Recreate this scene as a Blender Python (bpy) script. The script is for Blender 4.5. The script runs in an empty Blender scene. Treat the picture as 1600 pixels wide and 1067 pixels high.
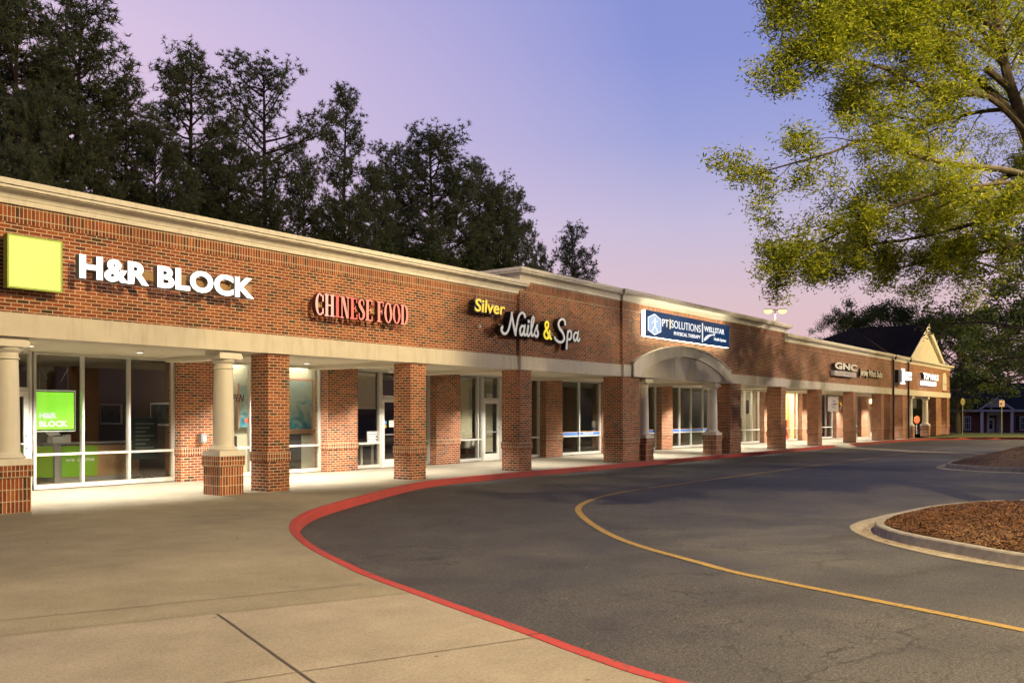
import bpy, bmesh, math, random
import numpy as np
from mathutils import Vector, Matrix
R = math.radians
random.seed(7)
SC = bpy.context.scene
COL = SC.collection

# ------------------------------------------------------------ camera
CA, SA = .7956, .6058          # cos / sin of the angle between the view axis and the facade line
EYE = 1.72
D0 = 16.33                     # camera distance from the facade plane (Y = 0)
cam = bpy.data.cameras.new('camera')
cam.lens = 31.5; cam.sensor_width = 36; cam.shift_y = 113.5 / 1600; cam.clip_end = 2000; cam.clip_start = .1
camo = bpy.data.objects.new('camera', cam); COL.objects.link(camo)
camo.location = (0, -D0, EYE)
camo.rotation_euler = (R(90), 0, math.atan2(SA, CA) - R(90))
SC.camera = camo

# ------------------------------------------------------------ dusk sky (emitting world)
W = bpy.data.worlds.new('World'); SC.world = W; W.use_nodes = True
nt = W.node_tree; nt.nodes.clear()
def N(nt, t, **k):
    n = nt.nodes.new(t)
    for a, b in k.items():
        setattr(n, a, b)
    return n
def ramp(nt, pts, mode='LINEAR'):
    n = nt.nodes.new('ShaderNodeValToRGB'); e = n.color_ramp.elements; n.color_ramp.interpolation = mode
    while len(e) < len(pts): e.new(.5)
    for i, (p, c) in enumerate(pts):
        e[i].position = p
        e[i].color = (c[0], c[1], c[2], 1) if hasattr(c, '__len__') else (c, c, c, 1)
    return n
def srgb(r, g, b):
    return tuple(((v / 255) / 12.92 if v / 255 < .04045 else ((v / 255 + .055) / 1.055) ** 2.4) for v in (r, g, b))
tc = N(nt, 'ShaderNodeTexCoord'); sp = N(nt, 'ShaderNodeSeparateXYZ')
nt.links.new(tc.outputs['Generated'], sp.inputs[0])
# pinker toward the afterglow (behind the shops), bluer away from it
rp = ramp(nt, [(0, srgb(120, 90, 110)), (.02, srgb(230, 186, 196)), (.12, srgb(229, 194, 210)), (.22, srgb(226, 200, 224)), (.37, srgb(225, 201, 228)), (.5, srgb(196, 186, 228)), (1, srgb(120, 130, 195))])
rb = ramp(nt, [(0, srgb(110, 80, 100)), (.02, srgb(230, 186, 188)), (.07, srgb(228, 191, 195)), (.125, srgb(221, 194, 203)), (.20, srgb(200, 190, 219)), (.29, srgb(160, 166, 219)), (.37, srgb(140, 151, 216)), (1, srgb(88, 106, 178))])
nt.links.new(sp.outputs['Z'], rp.inputs[0]); nt.links.new(sp.outputs['Z'], rb.inputs[0])
mr = N(nt, 'ShaderNodeMapRange'); mr.inputs[1].default_value = .44; mr.inputs[2].default_value = .86
nt.links.new(sp.outputs['Y'], mr.inputs[0])
mx = N(nt, 'ShaderNodeMix', data_type='RGBA')
nt.links.new(mr.outputs[0], mx.inputs[0]); nt.links.new(rb.outputs[0], mx.inputs[6]); nt.links.new(rp.outputs[0], mx.inputs[7])
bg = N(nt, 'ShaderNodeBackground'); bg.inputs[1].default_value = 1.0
wo = N(nt, 'ShaderNodeOutputWorld')
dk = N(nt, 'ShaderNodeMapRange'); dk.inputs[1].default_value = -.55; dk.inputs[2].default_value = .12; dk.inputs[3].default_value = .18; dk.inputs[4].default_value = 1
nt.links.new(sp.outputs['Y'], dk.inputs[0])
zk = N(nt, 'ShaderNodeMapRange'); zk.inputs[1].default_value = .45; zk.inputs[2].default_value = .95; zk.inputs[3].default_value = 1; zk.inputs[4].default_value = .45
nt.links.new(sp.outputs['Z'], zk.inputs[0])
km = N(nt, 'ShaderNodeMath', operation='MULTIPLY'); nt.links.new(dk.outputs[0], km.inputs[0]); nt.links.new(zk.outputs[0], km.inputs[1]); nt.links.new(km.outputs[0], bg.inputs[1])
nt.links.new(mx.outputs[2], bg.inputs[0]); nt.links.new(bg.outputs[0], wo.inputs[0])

SC.view_settings.view_transform = 'Standard'; SC.view_settings.look = 'None'
SC.view_settings.exposure = 0; SC.view_settings.gamma = 1; SC.view_settings.use_curve_mapping = False
SC.render.engine = 'CYCLES'
try:
    SC.cycles.use_denoising = True; SC.cycles.denoiser = 'OPENIMAGEDENOISE'
    SC.cycles.max_bounces = 6; SC.cycles.diffuse_bounces = 3; SC.cycles.glossy_bounces = 3; SC.cycles.transparent_max_bounces = 12
    SC.cycles.sample_clamp_indirect = 6
except Exception:
    pass
WARM = (1.0, .75, .37)
P_LOT = 27000

# ------------------------------------------------------------ helpers
def ray(px, py):
    return ((1400 * CA + (px - 800) * SA), (1400 * SA - (px - 800) * CA), 647 - py)
def F(px, Y=0):                      # position along the facade seen at a picture column, on a plane Y
    r = ray(px, 0); return (D0 + Y) / r[1] * r[0]
def Zh(px, py, Y=0):
    r = ray(px, py); return EYE + (D0 + Y) / r[1] * r[2]
def G(px, py, z=0):                  # point of the ground level z
    r = ray(px, py); t = (z - EYE) / r[2]; return (t * r[0], t * r[1] - D0)
def P(px, py, Zd):                   # point at distance Zd along the view axis
    r = ray(px, py); t = Zd / 1400; return Vector((t * r[0], t * r[1] - D0, EYE + t * r[2]))

def tag(o, label=None, cat=None, group=None, kind=None):
    if label: o['label'] = label
    if cat: o['category'] = cat
    if group: o['group'] = group
    if kind: o['kind'] = kind
    return o
def empty(name, loc=(0, 0, 0), rz=0, **k):
    o = bpy.data.objects.new(name, None); COL.objects.link(o); o.location = loc; o.rotation_euler = (0, 0, rz)
    o.empty_display_size = .2
    return tag(o, **k)

class MB:
    """collects polygons, builds one mesh object with box-mapped UVs in metres"""
    def __init__(s): s.v = []; s.f = []; s.m = []; s.sw = []
    def face(s, pts, mi=0, swap=False):
        b = len(s.v); s.v += [tuple(p) for p in pts]; s.f.append(tuple(range(b, b + len(pts)))); s.m.append(mi); s.sw.append(swap)
    def box(s, x0, x1, y0, y1, z0, z1, mi=0, swap=False):
        x0, x1 = min(x0, x1), max(x0, x1); y0, y1 = min(y0, y1), max(y0, y1); z0, z1 = min(z0, z1), max(z0, z1)
        b = len(s.v)
        s.v += [(x0, y0, z0), (x1, y0, z0), (x1, y1, z0), (x0, y1, z0), (x0, y0, z1), (x1, y0, z1), (x1, y1, z1), (x0, y1, z1)]
        for q in ((0, 3, 2, 1), (4, 5, 6, 7), (0, 1, 5, 4), (1, 2, 6, 5), (2, 3, 7, 6), (3, 0, 4, 7)):
            s.f.append(tuple(b + i for i in q)); s.m.append(mi); s.sw.append(swap)
        return s
    def tube(s, pts, rad, n=8, mi=0, cap=True):
        pts = [Vector(p) for p in pts]
        if not hasattr(rad, '__len__'): rad = [rad] * len(pts)
        b = len(s.v); up = Vector((.03, .05, 1)).normalized()
        for i, p in enumerate(pts):
            d = (pts[min(i + 1, len(pts) - 1)] - pts[max(i - 1, 0)])
            d = d.normalized() if d.length > 1e-9 else Vector((0, 0, 1))
            a = d.cross(up)
            if a.length < .05: a = d.cross(Vector((1, 0, 0)))
            a.normalize(); c = d.cross(a)
            for k in range(n):
                t = 2 * math.pi * k / n
                s.v.append(tuple(p + (a * math.cos(t) + c * math.sin(t)) * rad[i]))
        for i in range(len(pts) - 1):
            for k in range(n):
                k2 = (k + 1) % n
                s.f.append((b + i * n + k, b + i * n + k2, b + (i + 1) * n + k2, b + (i + 1) * n + k)); s.m.append(mi); s.sw.append(False)
        if cap:
            s.f.append(tuple(b + k for k in range(n))); s.m.append(mi); s.sw.append(False)
            s.f.append(tuple(b + (len(pts) - 1) * n + k for k in reversed(range(n)))); s.m.append(mi); s.sw.append(False)
        return s
    def lathe(s, prof, cx=0, cy=0, n=28, mi=0):
        b = len(s.v)
        for r, z in prof:
            for k in range(n):
                t = 2 * math.pi * k / n
                s.v.append((cx + r * math.cos(t), cy + r * math.sin(t), z))
        for i in range(len(prof) - 1):
            for k in range(n):
                k2 = (k + 1) % n
                s.f.append((b + i * n + k, b + i * n + k2, b + (i + 1) * n + k2, b + (i + 1) * n + k)); s.m.append(mi); s.sw.append(False)
        s.f.append(tuple(b + k for k in reversed(range(n)))); s.m.append(mi); s.sw.append(False)
        s.f.append(tuple(b + (len(prof) - 1) * n + k for k in range(n))); s.m.append(mi); s.sw.append(False)
        return s
    def sweep(s, path, prof, closed=False, mi=0, caps=True):
        """profile (out, z) swept along an XY path, out = to the right of travel, mitred"""
        n = len(path); m = len(prof); b = len(s.v)
        for i, p in enumerate(path):
            if closed: p0, p2 = path[i - 1], path[(i + 1) % n]
            else: p0, p2 = path[max(i - 1, 0)], path[min(i + 1, n - 1)]
            d1 = Vector((p[0] - p0[0], p[1] - p0[1])); d2 = Vector((p2[0] - p[0], p2[1] - p[1]))
            if d1.length < 1e-9: d1 = d2
            if d2.length < 1e-9: d2 = d1
            d1.normalize(); d2.normalize()
            n1 = Vector((d1.y, -d1.x)); n2 = Vector((d2.y, -d2.x)); mt = (n1 + n2)
            mt = mt / max(mt.length_squared / 2, .2) if mt.length > .1 else n1
            for o, z in prof:
                zz = z(i) if callable(z) else z
                s.v.append((p[0] + mt.x * o, p[1] + mt.y * o, zz))
        for i in range(n if closed else n - 1):
            j = (i + 1) % n
            for k in range(m - 1):
                s.f.append((b + i * m + k, b + j * m + k, b + j * m + k + 1, b + i * m + k + 1)); s.m.append(mi); s.sw.append(False)
        if caps and not closed:
            s.f.append(tuple(b + k for k in reversed(range(m)))); s.m.append(mi); s.sw.append(False)
            s.f.append(tuple(b + (n - 1) * m + k for k in range(m))); s.m.append(mi); s.sw.append(False)
        return s
    def build(s, name, mats, parent=None, smooth=False, loc=None, bevel=0):
        me = bpy.data.meshes.new(name); me.from_pydata(s.v, [], s.f)
        if not isinstance(mats, (list, tuple)): mats = [mats]
        for m in mats: me.materials.append(m)
        me.polygons.foreach_set('material_index', s.m)
        uv = me.uv_layers.new(name='UVMap')
        for p in me.polygons:
            nx, ny, nz = (abs(c) for c in p.normal)
            for li in p.loop_indices:
                x, y, z = me.vertices[me.loops[li].vertex_index].co
                if nx > ny and nx > nz: a = (y, z)
                elif ny >= nz: a = (x, z)
                else: a = (x, y)
                if s.sw[p.index]: a = (a[1], a[0])
                uv.data[li].uv = a
        if smooth:
            me.polygons.foreach_set('use_smooth', [True] * len(me.polygons))
            try: me.set_sharp_from_angle(angle=R(35))
            except Exception: pass
        o = bpy.data.objects.new(name, me); COL.objects.link(o)
        if loc: o.location = loc
        if parent: o.parent = parent
        if bevel:
            bv = o.modifiers.new('bevel', 'BEVEL'); bv.width = bevel; bv.segments = 2; bv.limit_method = 'ANGLE'
        return o
def fastmesh(name, verts, faces_n, mats, parent=None, attr=None):
    """verts: (n*k,3) array, every k verts one polygon"""
    k = faces_n; nv = len(verts); nf = nv // k
    me = bpy.data.meshes.new(name); me.vertices.add(nv); me.vertices.foreach_set('co', np.asarray(verts, dtype=np.float32).ravel())
    me.loops.add(nv); me.loops.foreach_set('vertex_index', np.arange(nv, dtype=np.int32))
    me.polygons.add(nf); me.polygons.foreach_set('loop_start', np.arange(0, nv, k, dtype=np.int32))
    try: me.polygons.foreach_set('loop_total', np.full(nf, k, dtype=np.int32))
    except Exception: pass
    me.update(); me.validate()
    if attr is not None:
        a = me.attributes.new('tint', 'FLOAT', 'FACE'); a.data.foreach_set('value', np.asarray(attr, dtype=np.float32))
    me.materials.append(mats)
    o = bpy.data.objects.new(name, me); COL.objects.link(o)
    if parent: o.parent = parent
    return o

# ------------------------------------------------------------ materials
def mat(name):
    m = bpy.data.materials.new(name); m.use_nodes = True; t = m.node_tree
    return m, t, t.nodes['Principled BSDF']
def plain(name, c, rough=.6, metal=0, noise=0, nscale=6, bump=0, bscale=60, emis=None, es=0, spec=None, streak=0):
    m, t, b = mat(name)
    b.inputs['Base Color'].default_value = (*c, 1); b.inputs['Roughness'].default_value = rough; b.inputs['Metallic'].default_value = metal
    if spec is not None: b.inputs['Specular IOR Level'].default_value = spec
    g = N(t, 'ShaderNodeNewGeometry')
    if noise:
        n = N(t, 'ShaderNodeTexNoise'); n.inputs['Scale'].default_value = nscale; n.inputs['Detail'].default_value = 5
        t.links.new(g.outputs['Position'], n.inputs['Vector'])
        r = ramp(t, [(.3, tuple(v * (1 - noise) for v in c)), (.7, tuple(min(1, v * (1 + noise)) for v in c))])
        t.links.new(n.outputs['Fac'], r.inputs[0]); t.links.new(r.outputs[0], b.inputs['Base Color'])
        if streak:      # rain streaks and grime, drawn out downwards
            vm = N(t, 'ShaderNodeVectorMath', operation='MULTIPLY'); vm.inputs[1].default_value = (7, 7, .8); t.links.new(g.outputs['Position'], vm.inputs[0])
            ns = N(t, 'ShaderNodeTexNoise'); ns.inputs['Scale'].default_value = 1; ns.inputs['Detail'].default_value = 6; ns.inputs['Roughness'].default_value = .65; t.links.new(vm.outputs[0], ns.inputs['Vector'])
            rs = ramp(t, [(.30, 1 - streak), (.50, 1), (1, 1)]); t.links.new(ns.outputs['Fac'], rs.inputs[0])
            mm = N(t, 'ShaderNodeMix', data_type='RGBA', blend_type='MULTIPLY'); mm.inputs[0].default_value = 1
            t.links.new(r.outputs[0], mm.inputs[6]); t.links.new(rs.outputs[0], mm.inputs[7]); t.links.new(mm.outputs[2], b.inputs['Base Color'])
    if bump:
        n = N(t, 'ShaderNodeTexNoise'); n.inputs['Scale'].default_value = bscale; n.inputs['Detail'].default_value = 3
        t.links.new(g.outputs['Position'], n.inputs['Vector'])
        bp = N(t, 'ShaderNodeBump'); bp.inputs['Strength'].default_value = bump; bp.inputs['Distance'].default_value = .01
        t.links.new(n.outputs['Fac'], bp.inputs['Height']); t.links.new(bp.outputs[0], b.inputs['Normal'])
    if emis:
        b.inputs['Emission Color'].default_value = (*emis, 1); b.inputs['Emission Strength'].default_value = es
    return m
def brickmat(name, bw, rh, off, dark=1.0):
    m, t, b = mat(name)
    uv = N(t, 'ShaderNodeUVMap')
    br = N(t, 'ShaderNodeTexBrick'); br.offset = off; br.squash = 1
    br.inputs['Color1'].default_value = (0, 0, 0, 1); br.inputs['Color2'].default_value = (1, 1, 1, 1); br.inputs['Mortar'].default_value = (.5, .5, .5, 1)
    br.inputs['Scale'].default_value = 1; br.inputs['Brick Width'].default_value = bw; br.inputs['Row Height'].default_value = rh
    br.inputs['Mortar Size'].default_value = .0072; br.inputs['Mortar Smooth'].default_value = .15; br.inputs['Bias'].default_value = 0
    # a little wobble so the joints are not ruler-straight
    g = N(t, 'ShaderNodeNewGeometry')
    nz = N(t, 'ShaderNodeTexNoise'); nz.inputs['Scale'].default_value = 9; nz.inputs['Detail'].default_value = 2
    t.links.new(g.outputs['Position'], nz.inputs['Vector'])
    ma = N(t, 'ShaderNodeVectorMath', operation='MULTIPLY_ADD'); ma.inputs[1].default_value = (.006, .006, 0)
    t.links.new(nz.outputs['Color'], ma.inputs[0]); t.links.new(uv.outputs[0], ma.inputs[2]); t.links.new(ma.outputs[0], br.inputs['Vector'])
    d = dark
    rc = ramp(t, [(0, (.06 * d, .026 * d, .016 * d)), (.08, (.12 * d, .036 * d, .017 * d)), (.28, (.21 * d, .044 * d, .014 * d)), (.55, (.28 * d, .058 * d, .016 * d)), (.82, (.34 * d, .076 * d, .020 * d)), (1, (.40 * d, .115 * d, .032 * d))])
    t.links.new(br.outputs['Color'], rc.inputs[0])
    n2 = N(t, 'ShaderNodeTexNoise'); n2.inputs['Scale'].default_value = 35; n2.inputs['Detail'].default_value = 4
    t.links.new(g.outputs['Position'], n2.inputs['Vector'])
    m1 = N(t, 'ShaderNodeMix', data_type='RGBA', blend_type='MULTIPLY'); m1.inputs[0].default_value = 1
    r2 = ramp(t, [(.3, .7), (.7, 1.15)]); t.links.new(n2.outputs['Fac'], r2.inputs[0])
    t.links.new(rc.outputs[0], m1.inputs[6]); t.links.new(r2.outputs[0], m1.inputs[7])
    mo = ramp(t, [(.25, (.48, .40, .27)), (.75, (.70, .60, .43))]); t.links.new(n2.outputs['Fac'], mo.inputs[0])
    m2 = N(t, 'ShaderNodeMix', data_type='RGBA')
    t.links.new(br.outputs['Fac'], m2.inputs[0]); t.links.new(m1.outputs[2], m2.inputs[6]); t.links.new(mo.outputs[0], m2.inputs[7])
    # weathering in large soft patches
    n3 = N(t, 'ShaderNodeTexNoise'); n3.inputs['Scale'].default_value = .8; n3.inputs['Detail'].default_value = 5
    t.links.new(g.outputs['Position'], n3.inputs['Vector'])
    r3 = ramp(t, [(.3, .74), (.65, 1.08)]); t.links.new(n3.outputs['Fac'], r3.inputs[0])
    m3 = N(t, 'ShaderNodeMix', data_type='RGBA', blend_type='MULTIPLY'); m3.inputs[0].default_value = 1
    t.links.new(m2.outputs[2], m3.inputs[6]); t.links.new(r3.outputs[0], m3.inputs[7])
    t.links.new(m3.outputs[2], b.inputs['Base Color']); b.inputs['Roughness'].default_value = .85
    bp = N(t, 'ShaderNodeBump', invert=True); bp.inputs['Strength'].default_value = .5; bp.inputs['Distance'].default_value = .006
    t.links.new(br.outputs['Fac'], bp.inputs['Height']); t.links.new(bp.outputs[0], b.inputs['Normal'])
    return m
M = {}
M['brick'] = brickmat('running_brick', .203, .0677, .5)
M['soldier'] = brickmat('soldier_brick', .205, .0677, 0)
M['rowlock'] = brickmat('rowlock_brick', .105, .0677, 0, .92)
M['stucco'] = plain('cream_stucco', (.61, .56, .475), .8, streak=.16, noise=.05, nscale=2.5, bump=.15, bscale=120)
M['trim'] = plain('painted_trim', (.65, .61, .535), .55, streak=.16, noise=.04, nscale=4)
M['soffit'] = plain('soffit_board', (.60, .55, .45), .8, noise=.03)
M['column'] = plain('column_paint', (.67, .63, .555), .5, streak=.08, noise=.03, nscale=5)
M['alu'] = plain('frame_aluminium', (.62, .61, .57), .4, .25, noise=.05)
M['alu_white'] = plain('door_enamel', (.70, .69, .66), .4)
M['dark'] = plain('dark_metal', (.02, .02, .022), .5)
M['black'] = plain('black_return', (.012, .012, .013), .35)
M['white'] = plain('white_board', (.75, .74, .70), .6)
M['grey'] = plain('grey_metal', (.30, .30, .31), .5, .2)
M['roof'] = plain('asphalt_shingle', (.022, .017, .017), 1.0, spec=.05, noise=.35, nscale=7, bump=.4, bscale=20)
M['membrane'] = plain('roof_membrane', (.25, .24, .23), .9)
M['rubber'] = plain('dark_plastic', (.02, .02, .02), .45)
M['wood'] = plain('light_wood', (.36, .22, .11), .5, noise=.12, nscale=14)
M['greenpanel'] = plain('green_laminate', (.16, .42, .02), .45)

def concrete():
    m, t, b = mat('sidewalk_concrete')
    g = N(t, 'ShaderNodeNewGeometry')
    def nz(sc, de, ro=.55):
        n = N(t, 'ShaderNodeTexNoise'); n.inputs['Scale'].default_value = sc; n.inputs['Detail'].default_value = de; n.inputs['Roughness'].default_value = ro
        t.links.new(g.outputs['Position'], n.inputs['Vector']); return n
    a = nz(.35, 6); f = nz(70, 4, .7); c = nz(2.2, 7, .65)
    # the newer, paler slabs lie beyond the joint nearest the camera
    dt = N(t, 'ShaderNodeVectorMath', operation='DOT_PRODUCT'); dt.inputs[1].default_value = (.393, .9195, 0)
    t.links.new(g.outputs['Position'], dt.inputs[0])
    mr = N(t, 'ShaderNodeMapRange'); mr.inputs[1].default_value = .393 * 4.6 - .9195 * 9.64 - .004; mr.inputs[2].default_value = .393 * 4.6 - .9195 * 9.64 + .004
    t.links.new(dt.outputs['Value'], mr.inputs[0])
    mc = N(t, 'ShaderNodeMix', data_type='RGBA'); mc.inputs[6].default_value = (.290, .255, .213, 1); mc.inputs[7].default_value = (.245, .217, .166, 1)
    t.links.new(mr.outputs[0], mc.inputs[0])
    cur = mc.outputs[2]
    for n, lo, hi in ((a, .76, 1.18), (c, .86, 1.12), (nz(28, 4, .7), .82, 1.15), (f, .66, 1.28)):
        r = ramp(t, [(.3, lo), (.7, hi)]); t.links.new(n.outputs['Fac'], r.inputs[0])
        x = N(t, 'ShaderNodeMix', data_type='RGBA', blend_type='MULTIPLY'); x.inputs[0].default_value = 1
        t.links.new(cur, x.inputs[6]); t.links.new(r.outputs[0], x.inputs[7]); cur = x.outputs[2]
    # small dark spots of gum and leaf stain
    v = N(t, 'ShaderNodeTexVoronoi', feature='F1'); v.inputs['Scale'].default_value = 1.7; t.links.new(g.outputs['Position'], v.inputs['Vector'])
    rs = ramp(t, [(.022, .42), (.040, 1)]); t.links.new(v.outputs['Distance'], rs.inputs[0])
    x = N(t, 'ShaderNodeMix', data_type='RGBA', blend_type='MULTIPLY'); x.inputs[0].default_value = 1
    t.links.new(cur, x.inputs[6]); t.links.new(rs.outputs[0], x.inputs[7])
    t.links.new(x.outputs[2], b.inputs['Base Color']); b.inputs['Roughness'].default_value = .9
    bp = N(t, 'ShaderNodeBump'); bp.inputs['Strength'].default_value = .25; bp.inputs['Distance'].default_value = .004
    t.links.new(f.outputs['Fac'], bp.inputs['Height']); t.links.new(bp.outputs[0], b.inputs['Normal'])
    return m
M['concrete'] = concrete()
M['curbcon'] = plain('curb_concrete', (.25, .235, .215), .9, noise=.22, nscale=7, bump=.5, bscale=70)
M['guttercon'] = plain('gutter_concrete', (.30, .265, .21), .9, noise=.22, nscale=9, bump=.4, bscale=80)
M['joint'] = plain('joint_filler', (.06, .05, .042), .95)
M['thinjoint'] = plain('tooled_joint', (.16, .135, .10), .95)

def asphalt():
    m, t, b = mat('asphalt')
    g = N(t, 'ShaderNodeNewGeometry')
    def nz(sc, de, ro=.55, vec=None):
        n = N(t, 'ShaderNodeTexNoise'); n.inputs['Scale'].default_value = sc; n.inputs['Detail'].default_value = de; n.inputs['Roughness'].default_value = ro
        t.links.new(vec or g.outputs['Position'], n.inputs['Vector']); return n
    a = nz(.16, 5); f = nz(110, 3, .8); c = nz(1.1, 6, .6)
    rc = ramp(t, [(.28, (.031, .032, .038)), (.5, (.046, .045, .050)), (.74, (.070, .066, .067))]); t.links.new(a.outputs['Fac'], rc.inputs[0])
    cur = rc.outputs[0]
    for n, lo, hi in ((c, .74, 1.22), (nz(33, 2, .8), .62, 1.42), (nz(75, 2, .8), .6, 1.45), (f, .25, 1.8)):
        r = ramp(t, [(.38 if n is not a and n is not c else .3, lo), (.62 if n is not c else .7, hi)]); t.links.new(n.outputs['Fac'], r.inputs[0])
        x = N(t, 'ShaderNodeMix', data_type='RGBA', blend_type='MULTIPLY'); x.inputs[0].default_value = 1
        t.links.new(cur, x.inputs[6]); t.links.new(r.outputs[0], x.inputs[7]); cur = x.outputs[2]
    vo = N(t, 'ShaderNodeTexVoronoi', feature='F1'); vo.inputs['Scale'].default_value = .55; t.links.new(g.outputs['Position'], vo.inputs['Vector'])
    ro = ramp(t, [(.03, .45), (.10, .8), (.16, 1)]); t.links.new(vo.outputs['Distance'], ro.inputs[0])
    x = N(t, 'ShaderNodeMix', data_type='RGBA', blend_type='MULTIPLY'); x.inputs[0].default_value = 1
    t.links.new(cur, x.inputs[6]); t.links.new(ro.outputs[0], x.inputs[7]); cur = x.outputs[2]
    wv = N(t, 'ShaderNodeTexNoise'); wv.inputs['Scale'].default_value = 5; wv.inputs['Detail'].default_value = 4; wv.inputs['Roughness'].default_value = .7
    t.links.new(g.outputs['Position'], wv.inputs['Vector'])
    rw = ramp(t, [(.30, .62), (.40, 1), (.66, 1), (.78, 1.3)]); t.links.new(wv.outputs['Fac'], rw.inputs[0])
    x = N(t, 'ShaderNodeMix', data_type='RGBA', blend_type='MULTIPLY'); x.inputs[0].default_value = 1
    t.links.new(cur, x.inputs[6]); t.links.new(rw.outputs[0], x.inputs[7]); cur = x.outputs[2]
    # cracks: distorted cell edges, only in patches
    w = nz(.9, 5, .6)
    va = N(t, 'ShaderNodeVectorMath', operation='MULTIPLY_ADD'); va.inputs[1].default_value = (1.5, 1.5, 0)
    t.links.new(w.outputs['Color'], va.inputs[0]); t.links.new(g.outputs['Position'], va.inputs[2])
    msk = nz(.45, 3); rm = ramp(t, [(.42, 0), (.60, 1)]); t.links.new(msk.outputs['Fac'], rm.inputs[0])
    for sc, wd in ((.33, .0055), (.85, .0080), (2.3, .0100)):
        v = N(t, 'ShaderNodeTexVoronoi', feature='DISTANCE_TO_EDGE'); v.inputs['Scale'].default_value = sc
        t.links.new(va.outputs[0], v.inputs['Vector'])
        r = ramp(t, [(wd * .6, 1), (wd, 0)]); t.links.new(v.outputs['Distance'], r.inputs[0])
        mm = N(t, 'ShaderNodeMath', operation='MULTIPLY'); t.links.new(r.outputs[0], mm.inputs[0]); t.links.new(rm.outputs[0], mm.inputs[1])
        x = N(t, 'ShaderNodeMix', data_type='RGBA'); x.inputs[7].default_value = (.012, .012, .013, 1)
        t.links.new(mm.outputs[0], x.inputs[0]); t.links.new(cur, x.inputs[6]); cur = x.outputs[2]
    t.links.new(cur, b.inputs['Base Color'])
    rr = ramp(t, [(.3, .62), (.7, .85)]); t.links.new(c.outputs['Fac'], rr.inputs[0]); t.links.new(rr.outputs[0], b.inputs['Roughness'])
    bp = N(t, 'ShaderNodeBump'); bp.inputs['Strength'].default_value = .6; bp.inputs['Distance'].default_value = .006
    t.links.new(f.outputs['Fac'], bp.inputs['Height']); t.links.new(bp.outputs[0], b.inputs['Normal'])
    return m
M['asphalt'] = asphalt()
def worn(name, c, under, amt=.5, scale=14, soft=.1, rough=.75):
    m, t, b = mat(name)
    g = N(t, 'ShaderNodeNewGeometry'); n = N(t, 'ShaderNodeTexNoise'); n.inputs['Scale'].default_value = scale; n.inputs['Detail'].default_value = 8; n.inputs['Roughness'].default_value = .72
    t.links.new(g.outputs['Position'], n.inputs['Vector'])
    r = ramp(t, [(amt - soft, under), (amt, c), (.8, tuple(v * .82 for v in c))]); t.links.new(n.outputs['Fac'], r.inputs[0]); t.links.new(r.outputs[0], b.inputs['Base Color'])
    b.inputs['Roughness'].default_value = rough
    return m
M['redpaint'] = worn('red_curb_paint', (.38, .034, .030), (.13, .055, .045), .47, 19, .07)
M['yellow'] = worn('yellow_road_paint', (.33, .215, .05), (.09, .075, .05), .50, 24, .14)
M['paleline'] = worn('faded_line_paint', (.30, .22, .12), (.08, .07, .06), .50, 9, .14)
M['mulch'] = plain('mulch_bark', (.055, .022, .010), .95, noise=.5, nscale=30, bump=.8, bscale=45)
M['chip'] = plain('mulch_chip', (.14, .060, .022), .9, noise=.5, nscale=11)
M['grass'] = plain('lawn_grass', (.075, .095, .022), .95, noise=.35, nscale=3, bump=.6, bscale=60)
M['earth'] = plain('ground_earth', (.05, .055, .03), .95, noise=.3, nscale=.5)
M['bark'] = plain('tree_bark', (.058, .046, .032), .95, noise=.35, nscale=9, bump=.9, bscale=22)
M['pinebark'] = plain('pine_bark', (.050, .034, .026), .95, noise=.3, nscale=4)

def leafmat(name, c0, c1, trans=.3):
    m, t, b = mat(name)
    a = N(t, 'ShaderNodeAttribute'); a.attribute_name = 'tint'
    r = ramp(t, [(0, c0), (1, c1)]); t.links.new(a.outputs['Fac'], r.inputs[0])
    t.links.new(r.outputs[0], b.inputs['Base Color']); b.inputs['Roughness'].default_value = .6; b.inputs['Specular IOR Level'].default_value = .25
    tr = N(t, 'ShaderNodeBsdfTranslucent'); t.links.new(r.outputs[0], tr.inputs[0])
    mx = N(t, 'ShaderNodeMixShader'); mx.inputs[0].default_value = trans
    t.links.new(b.outputs[0], mx.inputs[1]); t.links.new(tr.outputs[0], mx.inputs[2]); t.links.new(mx.outputs[0], t.nodes['Material Output'].inputs[0])
    return m
M['oakleaf'] = leafmat('oak_leaf', (.09, .145, .012), (.36, .37, .020), .48)
M['leafdark'] = leafmat('dark_leaf', (.040, .065, .016), (.12, .155, .032), .35)
M['needle'] = leafmat('pine_needle', (.085, .115, .055), (.25, .27, .13), .3)

def emit(name, c, s, base=None):
    return plain(name, base or c, .5, emis=c, es=s)
def glassmat(name, tint=(.9, .92, .9), refl=.10):
    m = bpy.data.materials.new(name); m.use_nodes = True; t = m.node_tree; t.nodes.clear()
    tr = N(t, 'ShaderNodeBsdfTransparent'); tr.inputs[0].default_value = (*tint, 1)
    gl = N(t, 'ShaderNodeBsdfGlossy'); gl.inputs['Roughness'].default_value = .03; gl.inputs[0].default_value = (.9, .9, .9, 1)
    lw = N(t, 'ShaderNodeLayerWeight'); lw.inputs[0].default_value = .35
    ma = N(t, 'ShaderNodeMath', operation='MULTIPLY_ADD'); ma.inputs[1].default_value = .16; ma.inputs[2].default_value = refl
    t.links.new(lw.outputs['Fresnel'], ma.inputs[0])
    mx = N(t, 'ShaderNodeMixShader'); out = N(t, 'ShaderNodeOutputMaterial')
    t.links.new(ma.outputs[0], mx.inputs[0]); t.links.new(tr.outputs[0], mx.inputs[1]); t.links.new(gl.outputs[0], mx.inputs[2]); t.links.new(mx.outputs[0], out.inputs[0])
    return m
M['glass'] = glassmat('window_glass', (.93, .93, .90), .06)
M['glassgrey'] = glassmat('tinted_glass', (.72, .74, .70), .06)

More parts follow.
